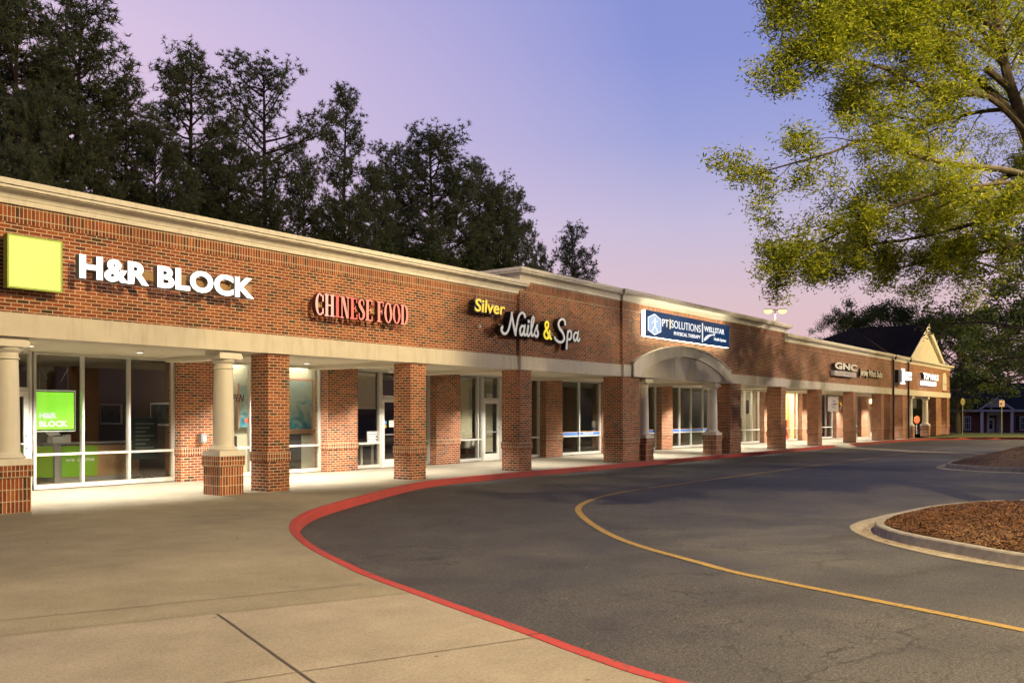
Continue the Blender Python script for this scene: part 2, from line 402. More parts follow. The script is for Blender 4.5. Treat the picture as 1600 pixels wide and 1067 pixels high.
def fixture(kind, name, loc, energy, color, parent=None, size=.2, spot=None, aim=None, blend=.4):
    l = bpy.data.lights.new(name, kind); l.energy = energy; l.color = color
    if kind == 'SPOT': l.spot_size = spot; l.spot_blend = blend; l.shadow_soft_size = size
    elif kind == 'AREA': l.size = size
    else: l.shadow_soft_size = size
    o = bpy.data.objects.new(name, l); COL.objects.link(o); o.location = loc
    if aim is not None:
        d = Vector(aim) - Vector(loc); o.rotation_euler = d.to_track_quat('-Z', 'Y').to_euler()
    if parent: o.parent = parent; o.matrix_parent_inverse = (Matrix.Translation(parent.location) @ parent.rotation_euler.to_matrix().to_4x4()).inverted()
    return o

# ============================================================ GROUND
def dip(x, y):
    d = x * CA + (y + D0) * SA            # distance along the view axis
    k = min(1, max(0, (d - 84) / 22)); k = k * k * (3 - 2 * k)
    return -.50 * k
def sheet(name, x0, x1, y0, y1, z, m, n=60):
    b = MB(); xs = np.linspace(x0, x1, n); ys = np.linspace(y0, y1, n); w = n
    for y in ys:
        for x in xs: b.v.append((float(x), float(y), z + dip(x, y)))
    for j in range(n - 1):
        for i in range(n - 1):
            b.f.append((j * w + i, j * w + i + 1, (j + 1) * w + i + 1, (j + 1) * w + i)); b.m.append(0); b.sw.append(False)
    return tag(b.build(name, m), kind='structure')
sheet('ground', -400, 1200, -700, 900, -.30, M['earth'], 220)
sheet('road', -60, 150, -90, 4.4, -.15, M['asphalt'], 150)

# curb line: sidewalk side of the red paint
CURB = [(5.0, -15.2), (5.16, -13.64), (5.4, -12.8), (5.62, -12.21), (5.83, -11.6), (6.05, -10.96), (6.31, -10.22), (6.65, -9.27), (7.04, -8.39), (7.47, -7.48), (7.91, -6.68), (8.38, -5.93), (8.85, -5.30), (9.37, -4.72), (10.0, -4.14), (10.78, -3.57), (11.82, -2.97), (12.99, -2.38), (14.1, -1.82), (15.23, -1.28), (16.3, -.82), (17.3, -.53), (18.3, -.38), (19.4, -.32), (22, -.30), (24, -.32), (26.5, -.34), (28.7, -.36), (32.4, -.37), (37.2, -.36), (43.4, -.34), (48, -.33), (50.2, -.33), (50.9, -.33)]
CURB2 = [(52.7, -.33), (53.4, -.33), (56, -.33), (62, -.35), (66, -.5), (69.5, -1.2), (72.5, -2.6), (74.8, -4.6), (76.2, -7.2), (76.8, -10)]
def smooth(pts, n=3):
    out = []
    for i in range(len(pts) - 1):
        p0 = pts[max(i - 1, 0)]; p1 = pts[i]; p2 = pts[i + 1]; p3 = pts[min(i + 2, len(pts) - 1)]
        for k in range(n):
            t = k / n
            out.append(tuple(.5 * ((2 * p1[a]) + (-p0[a] + p2[a]) * t + (2 * p0[a] - 5 * p1[a] + 4 * p2[a] - p3[a]) * t * t + (-p0[a] + 3 * p1[a] - 3 * p2[a] + p3[a]) * t ** 3) for a in range(len(p1))))
    out.append(tuple(pts[-1])); return out
cs1 = smooth(CURB, 4)
def curb(path, name, drop0=False, drop1=False):
    n = len(path); b = MB()
    def zt(z):
        def f(i):
            k = 0
            if drop1 and i >= n - 4: k = (i - (n - 5)) / 4
            if drop0 and i <= 3: k = (4 - i) / 4
            return z - .125 * k
        return f
    b.sweep(path, [(0, -.28), (0, zt(.004)), (.01, zt(.006)), (.115, zt(.004)), (.135, zt(-.016)), (.150, -.16), (.150, -.28)])
    o = b.build(name, M['redpaint'], smooth=False)
    return tag(o, kind='structure')
curb(cs1, 'curb', drop1=True)
b = MB(); acc = 0
for i in range(1, len(cs1) - 6):
    a_, c_ = Vector(cs1[i - 1]), Vector(cs1[i]); acc += (c_ - a_).length
    if acc > 3.05:
        acc = 0; d_ = (c_ - a_).normalized(); n_ = Vector((d_.y, -d_.x)); w_ = d_ * .006
        for (o0, z0), (o1, z1) in (((-.004, .0085), (.118, .0085)), ((.118, .0085), (.139, -.012)), ((.139, -.012), (.1535, -.148))):
            p, q = c_ + n_ * o0, c_ + n_ * o1; b.face([(p.x - w_.x, p.y - w_.y, z0), (q.x - w_.x, q.y - w_.y, z1), (q.x + w_.x, q.y + w_.y, z1), (p.x + w_.x, p.y + w_.y, z0)])
tag(b.build('curb_joint', M['joint']), kind='structure')
curb(smooth(CURB2, 4), 'curb', drop0=True)
# sidewalk slab
sw = MB()
poly = [(-60, -15.2 - 0)] + [(p[0], p[1]) for p in cs1 if p[0] < 50.85] + [(50.9, -.33), (52.7, -.33)] + [(p[0], p[1]) for p in smooth(CURB2, 4)[1:17]] 
poly = poly + [(66, 4.6), (-60, 4.6)]
bmx = bmesh.new(); vs = [bmx.verts.new((x, y, 0)) for x, y in poly]; bmx.faces.new(vs); bmesh.ops.triangulate(bmx, faces=bmx.faces[:])
bmx.normal_update()
for f in bmx.faces:
    if f.normal.z < 0: f.normal_flip()
me = bpy.data.meshes.new('sidewalk'); bmx.to_mesh(me); me.materials.append(M['concrete'])
swo = bpy.data.objects.new('sidewalk', me); COL.objects.link(swo); tag(swo, kind='structure')
# walk at the far end, past the portico
b = MB(); b.box(66.002, 84, -.42, 4.6, -.2, -.004); tag(b.build('sidewalk', M['concrete']), kind='structure')
# ramp at the gap in the curb
b = MB(); b.face([(50.3, -.33, .002), (53.3, -.33, .002), (52.75, -.95, -.143), (50.85, -.95, -.143)]); b.face([(50.3, -.33, .002), (50.85, -.95, -.143), (50.3, -.5, -.15)]); b.face([(53.3, -.33, .002), (53.3, -.5, -.15), (52.75, -.95, -.143)])
tag(b.build('curb_ramp', M['guttercon']), kind='structure')
# joints
def strip(pts, w, z, name, m, wob=0):
    b = MB(); pts = list(pts); path = []
    for i in range(len(pts) - 1):
        a, c = Vector(pts[i][:2]), Vector(pts[i + 1][:2]); k = max(1, int((c - a).length / .25)) if wob else 1
        for j in range(k):
            p = a.lerp(c, j / k)
            if wob: p = p + Vector((random.uniform(-wob, wob), random.uniform(-wob, wob)))
            path.append((p.x, p.y))
    path.append(tuple(pts[-1][:2]))
    b.sweep(path, [(-w / 2, z), (w / 2, z)], caps=False)
    for i in range(len(b.f)): b.f[i] = tuple(reversed(b.f[i]))
    return tag(b.build(name, m), kind='structure')
J = strip([(4.60, -9.64), (4.2, -10.75), (4.18, -10.8), (3.3, -13.2), (2.9, -14.9)], .020, .004, 'sidewalk_joint', M['joint'], .004)
for a_, c_, w_ in (((2.0, -7.85), (6.3, -9.63), .007), ((2.5, -11.0), (5.60, -12.28), .006), ((3.0, -2.25), (9.2, -5.22), .008), ((1.0, -8.02), (6.28, -10.31), .004),
                   ((9.5, -.40), (9.62, -3.9), .008), ((10.3, -3.75), (11.4, .0), .007), ((4.75, .1), (12.4, .1), .006), ((13.2, .3), (16.9, .3), .006), ((7.4, -2.0), (10.9, -3.3), .005)):
    strip([a_, c_], w_ * 1.7, .0042, 'sidewalk_joint', M['thinjoint'], .002)
for k in range(26):
    x = 14.6 + k * 1.95
    strip([(x, -.3 if x > 19 else -.95), (x, 4.1)], .008, .0042, 'sidewalk_joint', M['thinjoint'])
strip([(12, 2.0), (65, 2.0)], .008, .0046, 'sidewalk_joint', M['thinjoint'])

# road paint
YL = [G(*p, -.15) for p in [(1750, 1018), (1600, 984.7), (1375, 939.7), (1160, 896.6), (1085, 876.8), (1010, 856.3), (965, 840.3), (931.3, 822.8), (910, 806.6), (903.5, 794.4), (916.3, 784.1), (944.4, 774.7), (980, 767.6)]] + [(20.8, -5.36), (24, -5.36), (28, -5.36), (36, -5.40), (44, -5.4), (49.5, -5.4)]
strip(smooth(YL, 6), .125, -.144, 'road_line', M['yellow'])
strip([(50.3, -5.42), (58, -5.6), (72, -6.0)], .11, -.144, 'road_line', M['paleline'])
strip([(50.2, -1.0), (49.4, -2.64), (47.2, -5.08), (45.9, -9.1), (45, -13)], .13, -.143, 'road_line', M['paleline'])
strip([(51.6, -1.0), (51.0, -2.7), (49.0, -5.0), (48.1, -9.1), (47.5, -13)], .10, -.1425, 'road_line', M['paleline'])
b = MB(); b.sweep([(50.9, -.98), (50.2, -2.67), (48.1, -5.04), (47, -9.1), (46.25, -13)], [(-.55, -.1462), (.55, -.1462)], caps=False)
for i in range(len(b.f)): b.f[i] = tuple(reversed(b.f[i]))
tag(b.build('road_gutter', M['guttercon']), kind='structure')

# planting islands: gutter apron, kerb, mulch mound
def island(name, gut, kerb, label_seed, chips, hgt=.10):
    def ext(p): return p
    g = smooth(gut, 4)
    ins = kerb
    b = MB(); bm = bmesh.new(); vs = [bm.verts.new((x, y, -.1445)) for x, y in g]; bm.faces.new(vs); bmesh.ops.triangulate(bm, faces=bm.faces[:])
    bm.normal_update()
    for f in bm.faces:
        if f.normal.z < 0: f.normal_flip()
    me = bpy.data.meshes.new('island_gutter'); bm.to_mesh(me); me.materials.append(M['guttercon'])
    tag_o = bpy.data.objects.new('island_gutter', me); COL.objects.link(tag_o); tag(tag_o, kind='structure')
    k = smooth(ins + [ins[0]], 4)[:-1]
    area = sum(k[i][0] * k[(i + 1) % len(k)][1] - k[(i + 1) % len(k)][0] * k[i][1] for i in range(len(k)))
    if area < 0: k = k[::-1]           # counter-clockwise: right of travel = outside
    b = MB(); b.sweep(k, [(.02, -.16), (.0, -.02), (-.02, .0), (-.13, .0), (-.145, -.02), (-.145, -.14)], closed=True)
    tag(b.build('island_curb', M['curbcon']), kind='structure')
    cx = sum(p[0] for p in k) / len(k); cy = sum(p[1] for p in k) / len(k)
    b = MB(); rings = 9
    rr = random.Random(label_seed)
    for r_ in range(rings + 1):
        f_ = r_ / rings
        for p in k:
            d = Vector((p[0] - cx, p[1] - cy)); L = d.length; q = d * (f_ * (L - .13) / L)
            z = -.015 + hgt * (1 - f_ ** 2) + (rr.uniform(-.012, .012) if f_ < 1 else 0)
            b.v.append((cx + q.x, cy + q.y, z))
    n = len(k)
    for r_ in range(rings):
        for i in range(n):
            j = (i + 1) % n
            b.f.append((r_ * n + i, (r_ + 1) * n + i, (r_ + 1) * n + j, r_ * n + j)); b.m.append(0); b.sw.append(False)
    tag(b.build('mulch_bed', M['mulch']), kind='structure')
    V = []; T = []
    for _ in range(chips):
        i = rr.randrange(n); f_ = math.sqrt(rr.random()) * .985; p = Vector(k[i]).lerp(Vector(k[(i + 1) % n]), rr.random())
        d = p - Vector((cx, cy)); L = d.length; q = d * (f_ * (L - .15) / L); z = -.015 + hgt * (1 - f_ ** 2) + rr.uniform(.0, .022)
        a = rr.uniform(0, 2 * math.pi); l = rr.uniform(.010, .034); w = rr.uniform(.004, .010)
        u = Vector((math.cos(a), math.sin(a), rr.uniform(-.5, .5))) * l; v = Vector((-math.sin(a), math.cos(a), rr.uniform(-.4, .4))) * w
        c = Vector((cx + q.x, cy + q.y, z)); V += [c - u - v, c + u - v, c + u + v, c - u + v]; T.append(rr.random())
    o = fastmesh('mulch_chips', np.array([tuple(v) for v in V]), 4, M['mchip'], attr=T)
    tag(o, 'loose bark chips lying on the ' + name, 'mulch', kind='stuff')
M['mchip'] = leafmat('bark_chip', (.05, .020, .008), (.22, .105, .035), 0)
island('mulch island beside the yellow curved line',
       [(12.0, -15.7), (12.26, -14.71), (12.72, -13.75), (13.44, -12.90), (14.26, -12.24), (15.16, -11.80), (15.94, -11.69), (16.77, -11.72), (18.5, -11.95), (21, -12.9), (22.5, -15), (22, -19), (14, -19.5)],
       [(12.40, -15.6), (12.55, -14.67), (13.10, -13.81), (13.72, -13.0), (14.30, -12.52), (15.0, -12.24), (15.9, -12.13), (16.9, -12.2), (18.5, -12.45), (20.2, -13.2), (21.6, -15), (21.5, -18.6), (14.2, -19.0)], 3, 46000)
island('mulch island farther down the lane',
       [(33.0, -14), (32.35, -12), (32.4, -10.6), (33.2, -9.5), (35.0, -9.0), (42, -8.95), (56, -8.9), (57, -12), (56, -16), (34, -16)],
       [(33.5, -14), (32.85, -12), (32.9, -10.7), (33.6, -9.8), (35.2, -9.3), (42, -9.25), (55.5, -9.2), (56.5, -12), (55.5, -15.6), (34.2, -15.6)], 5, 9000, .42)
# grass patch at the end of the row
b = MB(); gp = [(66.5, -.60), (69.5, -1.32), (72.5, -2.75), (74.7, -4.7), (76, -7.2), (76.6, -10), (80, -11), (86, -8), (92, 0), (93, 10), (84.05, 10), (84.05, -.45), (70, -.45)]
bm = bmesh.new(); vs = [bm.verts.new((x, y, .01 if x < 84 else .01 + dip(x, y))) for x, y in gp]; bm.faces.new(vs); bmesh.ops.triangulate(bm, faces=bm.faces[:]); bm.normal_update()
for f in bm.faces:
    if f.normal.z < 0: f.normal_flip()
bmesh.ops.subdivide_edges(bm, edges=bm.edges[:], cuts=2, use_grid_fill=True)
me = bpy.data.meshes.new('lawn'); bm.to_mesh(me); me.materials.append(M['grass']); o = bpy.data.objects.new('lawn', me); COL.objects.link(o); tag(o, kind='structure')
sheet('lawn', 93.2, 160, -60, 60, -.06, M['grass'], 60)

rr = random.Random(77); V = []; T = []
def leaf_at(x, y, z, s):
    a = rr.uniform(0, 2 * math.pi); l = s * rr.uniform(.6, 1.2); w = l * .35
    u = Vector((math.cos(a), math.sin(a), rr.uniform(-.2, .3))) * l / 2; v = Vector((-math.sin(a), math.cos(a), rr.uniform(-.3, .3))) * w / 2; c = Vector((x, y, z + .012))
    V.extend([c - u, c + v, c + u, c - v]); T.append(rr.random())
for _ in range(46): leaf_at(rr.uniform(3.2, 9), rr.uniform(-13, -.5), 0, .055)
for _ in range(110): leaf_at(rr.uniform(5.5, 24), rr.uniform(-15, -1.5), -.148 if True else 0, .05)
kb = smooth([(12.30, -15.6), (12.45, -14.67), (13.0, -13.75), (13.65, -12.92), (14.25, -12.42), (15.0, -12.14), (15.9, -12.03)], 6)
for _ in range(420):
    p = rr.choice(kb); leaf_at(p[0] + rr.gauss(-.02, .06), p[1] + rr.gauss(0, .06), -.146, .045)
for _ in range(160):
    p = rr.choice(cs1[14:110]); q = Vector((p[0], p[1])); leaf_at(q.x + rr.gauss(.20, .05), q.y - .06 - abs(rr.gauss(0, .06)), -.149, .04)
keep = [(i, V[4 * i]) for i in range(len(T))]
ok = []
for i, c in keep:
    # drop leaves of the road set that would fall on the raised walk
    if c.z < -.05:
        near = min(cs1, key=lambda q: (q[0] - c.x) ** 2 + (q[1] - c.y) ** 2); j = cs1.index(near); nx = cs1[min(j + 1, len(cs1) - 1)]; pv = cs1[max(j - 1, 0)]
        dx, dy = nx[0] - pv[0], nx[1] - pv[1]
        if (c.x - near[0]) * dy - (c.y - near[1]) * dx < .19 * math.hypot(dx, dy): continue
    ok.append(i)
o = fastmesh('fallen_leaves', np.array([tuple(V[4 * i + k]) for i in ok for k in range(4)]), 4, leafmat('dead_leaf', (.07, .035, .015), (.30, .17, .05), 0), attr=[T[i] for i in ok])
tag(o, 'dry fallen leaves scattered on the pavement and along the kerbs', 'leaves', kind='stuff')

# ============================================================ SHOPPING CENTRE
BLD = empty('shopping_centre', (0, 0, 0), label='long single storey brick shopping centre with cream cornice and covered walk', cat='building')
SEC = [ # s0, s1, wall Y, cornice top z
    (-14, 21.72, 0.0, 5.735), (21.72, 27.72, -.08, 6.13), (27.72, 43.6, -.16, 6.13), (43.6, 82.1, 0.0, 5.735)]
BB, BT = 3.07, 3.48
CPROF = [(0, -.375), (.05, -.375), (.05, -.29), (.065, -.285), (.075, -.25), (.10, -.215), (.15, -.185), (.21, -.17), (.235, -.168), (.235, -.160), (.210, -.160), (.210, -.150), (.268, -.150), (.268, -.104), (.240, -.104), (.240, -.096), (.30, -.096), (.30, 0), (-.35, 0), (-.35, -.375)]
for i, (a, c, y, zt) in enumerate(SEC):
    b = MB(); top = zt - .375
    b.box(a, c, y, y + .35, BT, top - .31)
    b.box(a, c, y - .001, y + .35, top - .31, top - .205, 2, True)
    b.box(a, c, y - .002, y + .35, top - .205, top, 1, True)
    b.build('brick_wall', [M['brick'], M['soldier'], M['rowlock']], BLD)
for path, zt in (([(-14, 0), (21.95, 0)], 5.735), ([(21.72, 1.6), (21.72, -.08), (27.72, -.08), (27.72, -.16), (43.6, -.16), (43.6, 1.6)], 6.13), ([(43.65, 0), (63.9, 0)], 5.735), ([(64.1, 0), (67.95, 0)], 5.735), ([(68.1, 0), (82.1, 0), (82.1, 14)], 5.735)):
    b = MB(); b.sweep(path, [(o, zt + z) for o, z in CPROF]); b.build('cornice', M['trim'], BLD)
# beam / fascia over the piers
for a, c, y in ((-14, 21.72, 0), (21.72, 27.72, -.08), (27.72, 28.3, -.16), (36.78, 43.6, -.16), (43.6, 82.1, 0)):
    b = MB(); b.box(a, c, y - .05, y + .55, BB, BT); b.build('beam', M['stucco'], BLD)
# segmental arch over the portico
def arc(x0, x1, zs, za, n=36):
    w = (x1 - x0) / 2; h = za - zs; r = (w * w + h * h) / (2 * h); cx = (x0 + x1) / 2; cz = za - r
    t = math.asin(w / r); return [(cx + r * math.sin(-t + 2 * t * i / n), cz + r * math.cos(-t + 2 * t * i / n)) for i in range(n + 1)]
ao = arc(28.3, 36.78, 3.56, 4.36); ai = arc(28.8, 36.28, 3.20, 3.98)
def prism(b, pts, y0, y1, mi=0):
    n = len(pts); k = len(b.v)
    b.v += [(x, y0, z) for x, z in pts] + [(x, y1, z) for x, z in pts]
    b.f.append(tuple(k + i for i in range(n))); b.f.append(tuple(k + n + i for i in reversed(range(n)))); b.m += [mi, mi]; b.sw += [False, False]
    for i in range(n):
        j = (i + 1) % n; b.f.append((k + i, k + n + i, k + n + j, k + j)); b.m.append(mi); b.sw.append(False)
b = MB(); prism(b, [(28.3, BB)] + [(36.78, BB)] + ao[::-1], -.24, .4); b.build('arched_gable', M['stucco'], BLD)
b = MB(); n_ = len(ao)
for i in range(n_ - 1):
    (x0, z0), (x1, z1), (x2, z2), (x3, z3) = ao[i], ao[i + 1], ai[i + 1], ai[i]
    yf, yb = -.30, -.238
    b.face([(x0, yf, z0), (x3, yf, z3), (x2, yf, z2), (x1, yf, z1)]); b.face([(x3, yf, z3), (x3, yb, z3), (x2, yb, z2), (x2, yf, z2)]); b.face([(x0, yb, z0), (x0, yf, z0), (x1, yf, z1), (x1, yb, z1)])
for (xa, za), (xb, zb) in ((ao[0], ai[0]), (ai[-1], ao[-1])): b.face([(xa, -.30, za), (xb, -.30, zb), (xb, -.238, zb), (xa, -.238, za)])
b.face([(28.3, -.299, BB), (28.8, -.299, BB), (28.8, -.299, 3.20), (28.3, -.299, 3.56)]); b.face([(36.28, -.299, BB), (36.78, -.299, BB), (36.78, -.299, 3.56), (36.28, -.299, 3.20)])
b.face([(28.3, -.299, BB), (28.3, -.299, 3.56), (28.3, -.2, 3.56), (28.3, -.2, BB)])
b.build('archivolt', M['trim'], BLD)
b = MB(); b.sweep([(x, 0) for x, z in ao], [(.33, 0), (.33, .03)]); 
cap = MB()
for i in range(n_ - 1):
    (x0, z0), (x1, z1) = ao[i], ao[i + 1]
    cap.face([(x0, -.335, z0 + .004), (x1, -.335, z1 + .004), (x1, -.335, z1 + .045), (x0, -.335, z0 + .045)]); cap.face([(x0, -.335, z0 + .045), (x1, -.335, z1 + .045), (x1, -.17, z1 + .045), (x0, -.17, z0 + .045)]); cap.face([(x0, -.17, z0 + .004), (x1, -.17, z1 + .004), (x1, -.335, z1 + .004), (x0, -.335, z0 + .004)])
cap.build('arch_cap', M['trim'], BLD)
# soffit, roof, rear volume
b = MB(); b.box(-14, 82.0, .56, 4.75, 3.13, 3.2); b.build('soffit', M['soffit'], BLD)
for x in (-4, 2.6, 12.83, 17.37, 22.0, 28.3, 37.5, 43.45, 49.4, 55.7, 61.8, 64.1, 68.0, 78, 81.6): b = MB(); b.box(x - .25, x + .25, .56, 4.14, 3.02, 3.128); b.build('soffit_beam', M['soffit'], BLD)
b = MB(); b.box(-14, 21.7, .36, 24, 5.0, 5.1); b.box(21.73, 43.58, .36, 24, 5.3, 5.4); b.box(43.62, 65.4, .36, 24, 5.0, 5.1); b.box(65.41, 82.0, .36, 24, 5.02, 5.12); b.build('flat_roof', M['membrane'], BLD)
b = MB(); b.box(-14, 82.0, 23.8, 24.1, 0, 5.6); b.box(-14.3, -14.002, 4.5, 24.1, 0, 5.6); b.box(81.7, 82.05, 4.76, 23.8, 0, 5.36); b.box(81.75, 82.05, .36, 4.75, 3.2, 5.36); b.build('brick_wall', M['brick'], BLD)

# piers
def pier(x0, x1, y0, dep, zt=BB - .004):
    b = MB(); b.box(x0, x1, y0, y0 + dep, -.02, zt); o = b.build('brick_pier', M['brick'], BLD)
    b = MB(); e = .022
    b.box(x0 - e, x1 + e, y0 - e, y0 + dep + e, .665, .77, 0, True); b.box(x0 - e, x1 + e, y0 - e, y0 + dep + e, .7705, .875, 0, True)
    b.build('brick_band', M['rowlock'], o); return o
PIERS = [(-6.2, -5.6, .02, .6), (2.6, 3.2, .02, .6), (12.53, 13.13, .02, .6), (17.07, 17.67, .02, .6), (21.73, 22.35, -.07, .68), (27.73, 28.94, -.16, .8), (36.97, 38.17, -.16, .8), (43.12, 43.77, -.15, .72), (49.08, 49.73, .02, .6), (55.4, 55.98, .02, .6), (61.45, 62.12, .02, .6), (63.62, 64.35, .02, .6), (66.9, 68.7, .02, .6), (77.2, 79.0, .02, .6), (81.15, 82.1, .02, .6)]
for p in PIERS: pier(*p)
# columns on brick pedestals
def column(x0, y0, w=.59, bb=BB):
    cx, cy = x0 + w / 2, y0 + w / 2
    b = MB(); z = -.02
    for k in range(3): b.box(x0, x0 + w, y0, y0 + w, (k * .205) if k else -.02, k * .205 + .2045, 0, True)
    ped = b.build('pedestal', M['soldier'], None)
    sh = MB(); prof = [(.225, 1.03)]
    for i in range(13):
        t = i / 12; prof.append((.222 - .030 * t ** 1.6, 1.04 + (2.70 - 1.04) * t))
    sh.lathe(prof, cx, cy, 36); s = sh.build('column', M['column'], BLD, smooth=True)
    ped.parent = s
    b = MB(); e = .028
    b.box(x0 - e, x0 + w + e, y0 - e, y0 + w + e, .6155, .717, 0, True); b.box(x0 - e, x0 + w + e, y0 - e, y0 + w + e, .7175, .825, 0, True); b.build('brick_band', M['rowlock'], s)
    b = MB(); b.box(cx - .31, cx + .31, cy - .31, cy + .31, .8255, .94); b.build('plinth', M['column'], s, bevel=.006)
    b = MB(); b.lathe([(.24, .941), (.30, .943), (.312, .965), (.30, .99), (.27, 1.0), (.262, 1.015), (.235, 1.035), (.226, 1.06)], cx, cy, 36); b.build('column_base', M['column'], s, smooth=True)
    b = MB(); b.lathe([(.19, 2.68), (.212, 2.685), (.222, 2.70), (.212, 2.715), (.194, 2.72), (.194, 2.80), (.215, 2.815), (.248, 2.845), (.262, 2.875), (.262, 2.90)], cx, cy, 36)
    b.box(cx - .285, cx + .285, cy - .285, cy + .285, 2.9, 2.99); b.box(cx - .27, cx + .27, cy - .27, cy + .27, 2.99, bb - .004); b.build('capital', M['column'], s, smooth=True)
for x, y in ((-1.2, .02), (6.86, .02), (11.30, .02), (29.42, -.17), (35.50, -.17), (69.75, .02), (74.6, .02)): column(x, y)

# wall pilasters between the shopfronts
PIL = [(F(271, 4.5), F(340, 4.15)), (F(499.7, 4.5), F(559, 4.15)), (F(670, 4.5), F(719, 4.15)), (F(842, 4.5), F(879, 4.15)), (33.75, 35.5), (F(1024, 4.5), F(1051, 4.15)), (45.9, 47.6), (51.85, 53.4), (58.35, 60.4), (65.45, 67.1), (71.5, 73.7), (77.5, 79.5)]
for a, c in PIL:
    b = MB(); b.box(a, c, 4.15, 4.7, -.02, 3.128); o = b.build('brick_pilaster', M['brick'], BLD)
    b = MB(); e = .02; b.box(a - e, c + e, 4.13, 4.6, .665, .77, 0, True); b.box(a - e, c + e, 4.13, 4.6, .7705, .875, 0, True); b.build('brick_band', M['rowlock'], o)

# shopfronts: frame with panes
def window(a, c, mull, glass='glass', transom=.80, z0=.02, z1=3.125, y=4.5, skip_tr=()):
    b = MB(); t = .055; d = .06
    b.box(a, c, y - d, y + d, z0, z0 + .10); b.box(a, c, y - d, y + d, z1 - t, z1)
    xs = [a] + list(mull) + [c]
    for x in xs:
        x_ = min(max(x, a + t / 2), c - t / 2); b.box(x_ - t / 2, x_ + t / 2, y - d - .002, y + d - .002, z0, z1)
    for i in range(len(xs) - 1):
        if i in skip_tr: continue
        b.box(xs[i], xs[i + 1], y - d + .002, y + d - .004, transom - t / 2, transom + t / 2)
    fr = b.build('storefront_window', M['alu'], BLD)
    for i in range(len(xs) - 1):
        x0 = max(xs[i], a) + t / 2; x1 = min(xs[i + 1], c) - t / 2
        for q0, q1 in ((z0 + .1, transom - t / 2), (transom + t / 2, z1 - t)):
            g = MB(); g.box(x0, x1, y + .01, y + .018, q0, q1); g.build('glass_pane', M[glass], fr)
    return fr
def door(a, c, glass='glass', zt=2.24, y=4.5, hs=1, z1=3.125):
    """transom light above a glazed door"""
    b = MB(); t = .055; d = .06
    b.box(a, c, y - d, y + d, zt, zt + .08); b.box(a, c, y - d, y + d, z1 - t, z1); b.box(a, a + t, y - d - .003, y + d, 0, z1); b.box(c - t, c, y - d - .003, y + d, 0, z1)
    fr = b.build('door_frame', M['alu'], BLD)
    g = MB(); g.box(a + t, c - t, y + .01, y + .018, zt + .08, z1 - t); g.build('glass_pane', M[glass], fr)
    b = MB(); s = .10; x0, x1 = a + t + .005, c - t - .005; w = y - .045
    b.box(x0, x0 + s, w, w + .06, .01, zt - .005); b.box(x1 - s, x1, w, w + .06, .01, zt - .005)
    b.box(x0, x1, w + .001, w + .059, .01, .26); b.box(x0, x1, w + .001, w + .059, zt - .13, zt - .006)
    dr = b.build('door', M['alu_white'], BLD)
    g = MB(); g.box(x0 + s, x1 - s, w + .02, w + .028, .26, zt - .13); g.build('glass_pane', M[glass], dr)
    h = MB(); hx = x1 - .07 if hs > 0 else x0 + .07
    h.tube([(hx, w, .95), (hx, w - .07, .97), (hx, w - .07, 1.23), (hx, w, 1.25)], .014, 8); h.tube([(x0 + s, w - .03, 1.06), (x1 - s, w - .03, 1.06)], .018, 8); h.build('door_handle', M['grey'], dr)
    return dr
S = lambda px: F(px, 4.5)
window(2.6, 8.2, [4.4, 6.3]); door(8.35, S(50) - .03)
window(S(51), PIL[0][0] + .01, [S(128.5), S(200.7)])
window(PIL[0][1], PIL[1][0], [15.35, 16.5])
window(PIL[1][1], S(593), [])
door(S(593) + .02, S(617) + .45); window(S(617) + .47, PIL[2][0], [])
window(PIL[2][1], S(752), [S(745.5)]); door(S(752) + .02, S(780))
window(S(780) + .02, PIL[3][0], [27.75])
window(PIL[3][1], PIL[4][0], [S(904)], 'glassgrey')
window(PIL[4][1], PIL[5][0], [37.1], 'glassgrey')
window(PIL[5][1], PIL[6][0], [S(1061), S(1079), S(1097)], 'glassgrey')
door(47.65, 48.65); window(48.67, PIL[7][0], [S(1163.4), S(1174.5)])
window(PIL[7][1], PIL[8][0], [54.8, S(1225), S(1234.5)])
window(PIL[8][1], PIL[9][0], [62.0, S(1289.5)])
window(PIL[9][1], PIL[10][0], [S(1315), 69.4])
window(PIL[10][1], 74.85, [74.2]); door(74.87, 76.0); window(76.02, PIL[11][0], [])
window(PIL[11][1], 81.7, [80.6])

# rooms behind the glass
def room(a, c, col, fl, dep=7, lum=0, lc=(1, .9, .72), ceil=(.5, .48, .42), back=None):
    mw = plain('room_wall_paint', col, .8, noise=.05, nscale=1.3); mf = plain('room_floor_finish', fl, .5, noise=.15, nscale=3); mc = plain('ceiling_tile', ceil, .9)
    y1 = 4.6 + dep; b = MB()
    b.box(a, c, y1, y1 + .1, 0, 3.3, 0); b.box(a, a + .1, 4.6, y1, 0, 3.3, 0); b.box(c - .1, c, 4.6, y1, 0, 3.3, 0)
    b.box(a, c, 4.52, y1, -.1, .012, 1); b.box(a, c, 4.6, y1, 3.21, 3.3, 2)
    o = b.build('shop_room', [mw, mf, mc], BLD)
    if lum:
        m = emit('ceiling_lamp_glow', lc, lum); k = 0
        x = a + 1.2
        while x < c - .9:
            for yy in (5.6,):
                q = MB(); q.box(x - .6, x + .6, yy - .45, yy + .45, 3.18, 3.209); q.build('ceiling_lamp', m, BLD)
            x += 2.4
room(2, 14.05, (.12, .085, .05), (.30, .23, .15), 7, 3.4)
room(14.1, 18.9, (.62, .60, .47), (.20, .17, .13), 3.6, 9.5, (1, .95, .74), (.6, .58, .5))
room(18.95, 23.3, (.09, .06, .05), (.06, .05, .04), 6, 1.2)
room(23.35, 29.6, (.20, .17, .13), (.08, .07, .06), 6, 1.4)
room(29.65, 46.5, (.30, .28, .23), (.16, .16, .14), 7, 3.2, (1, .92, .75))
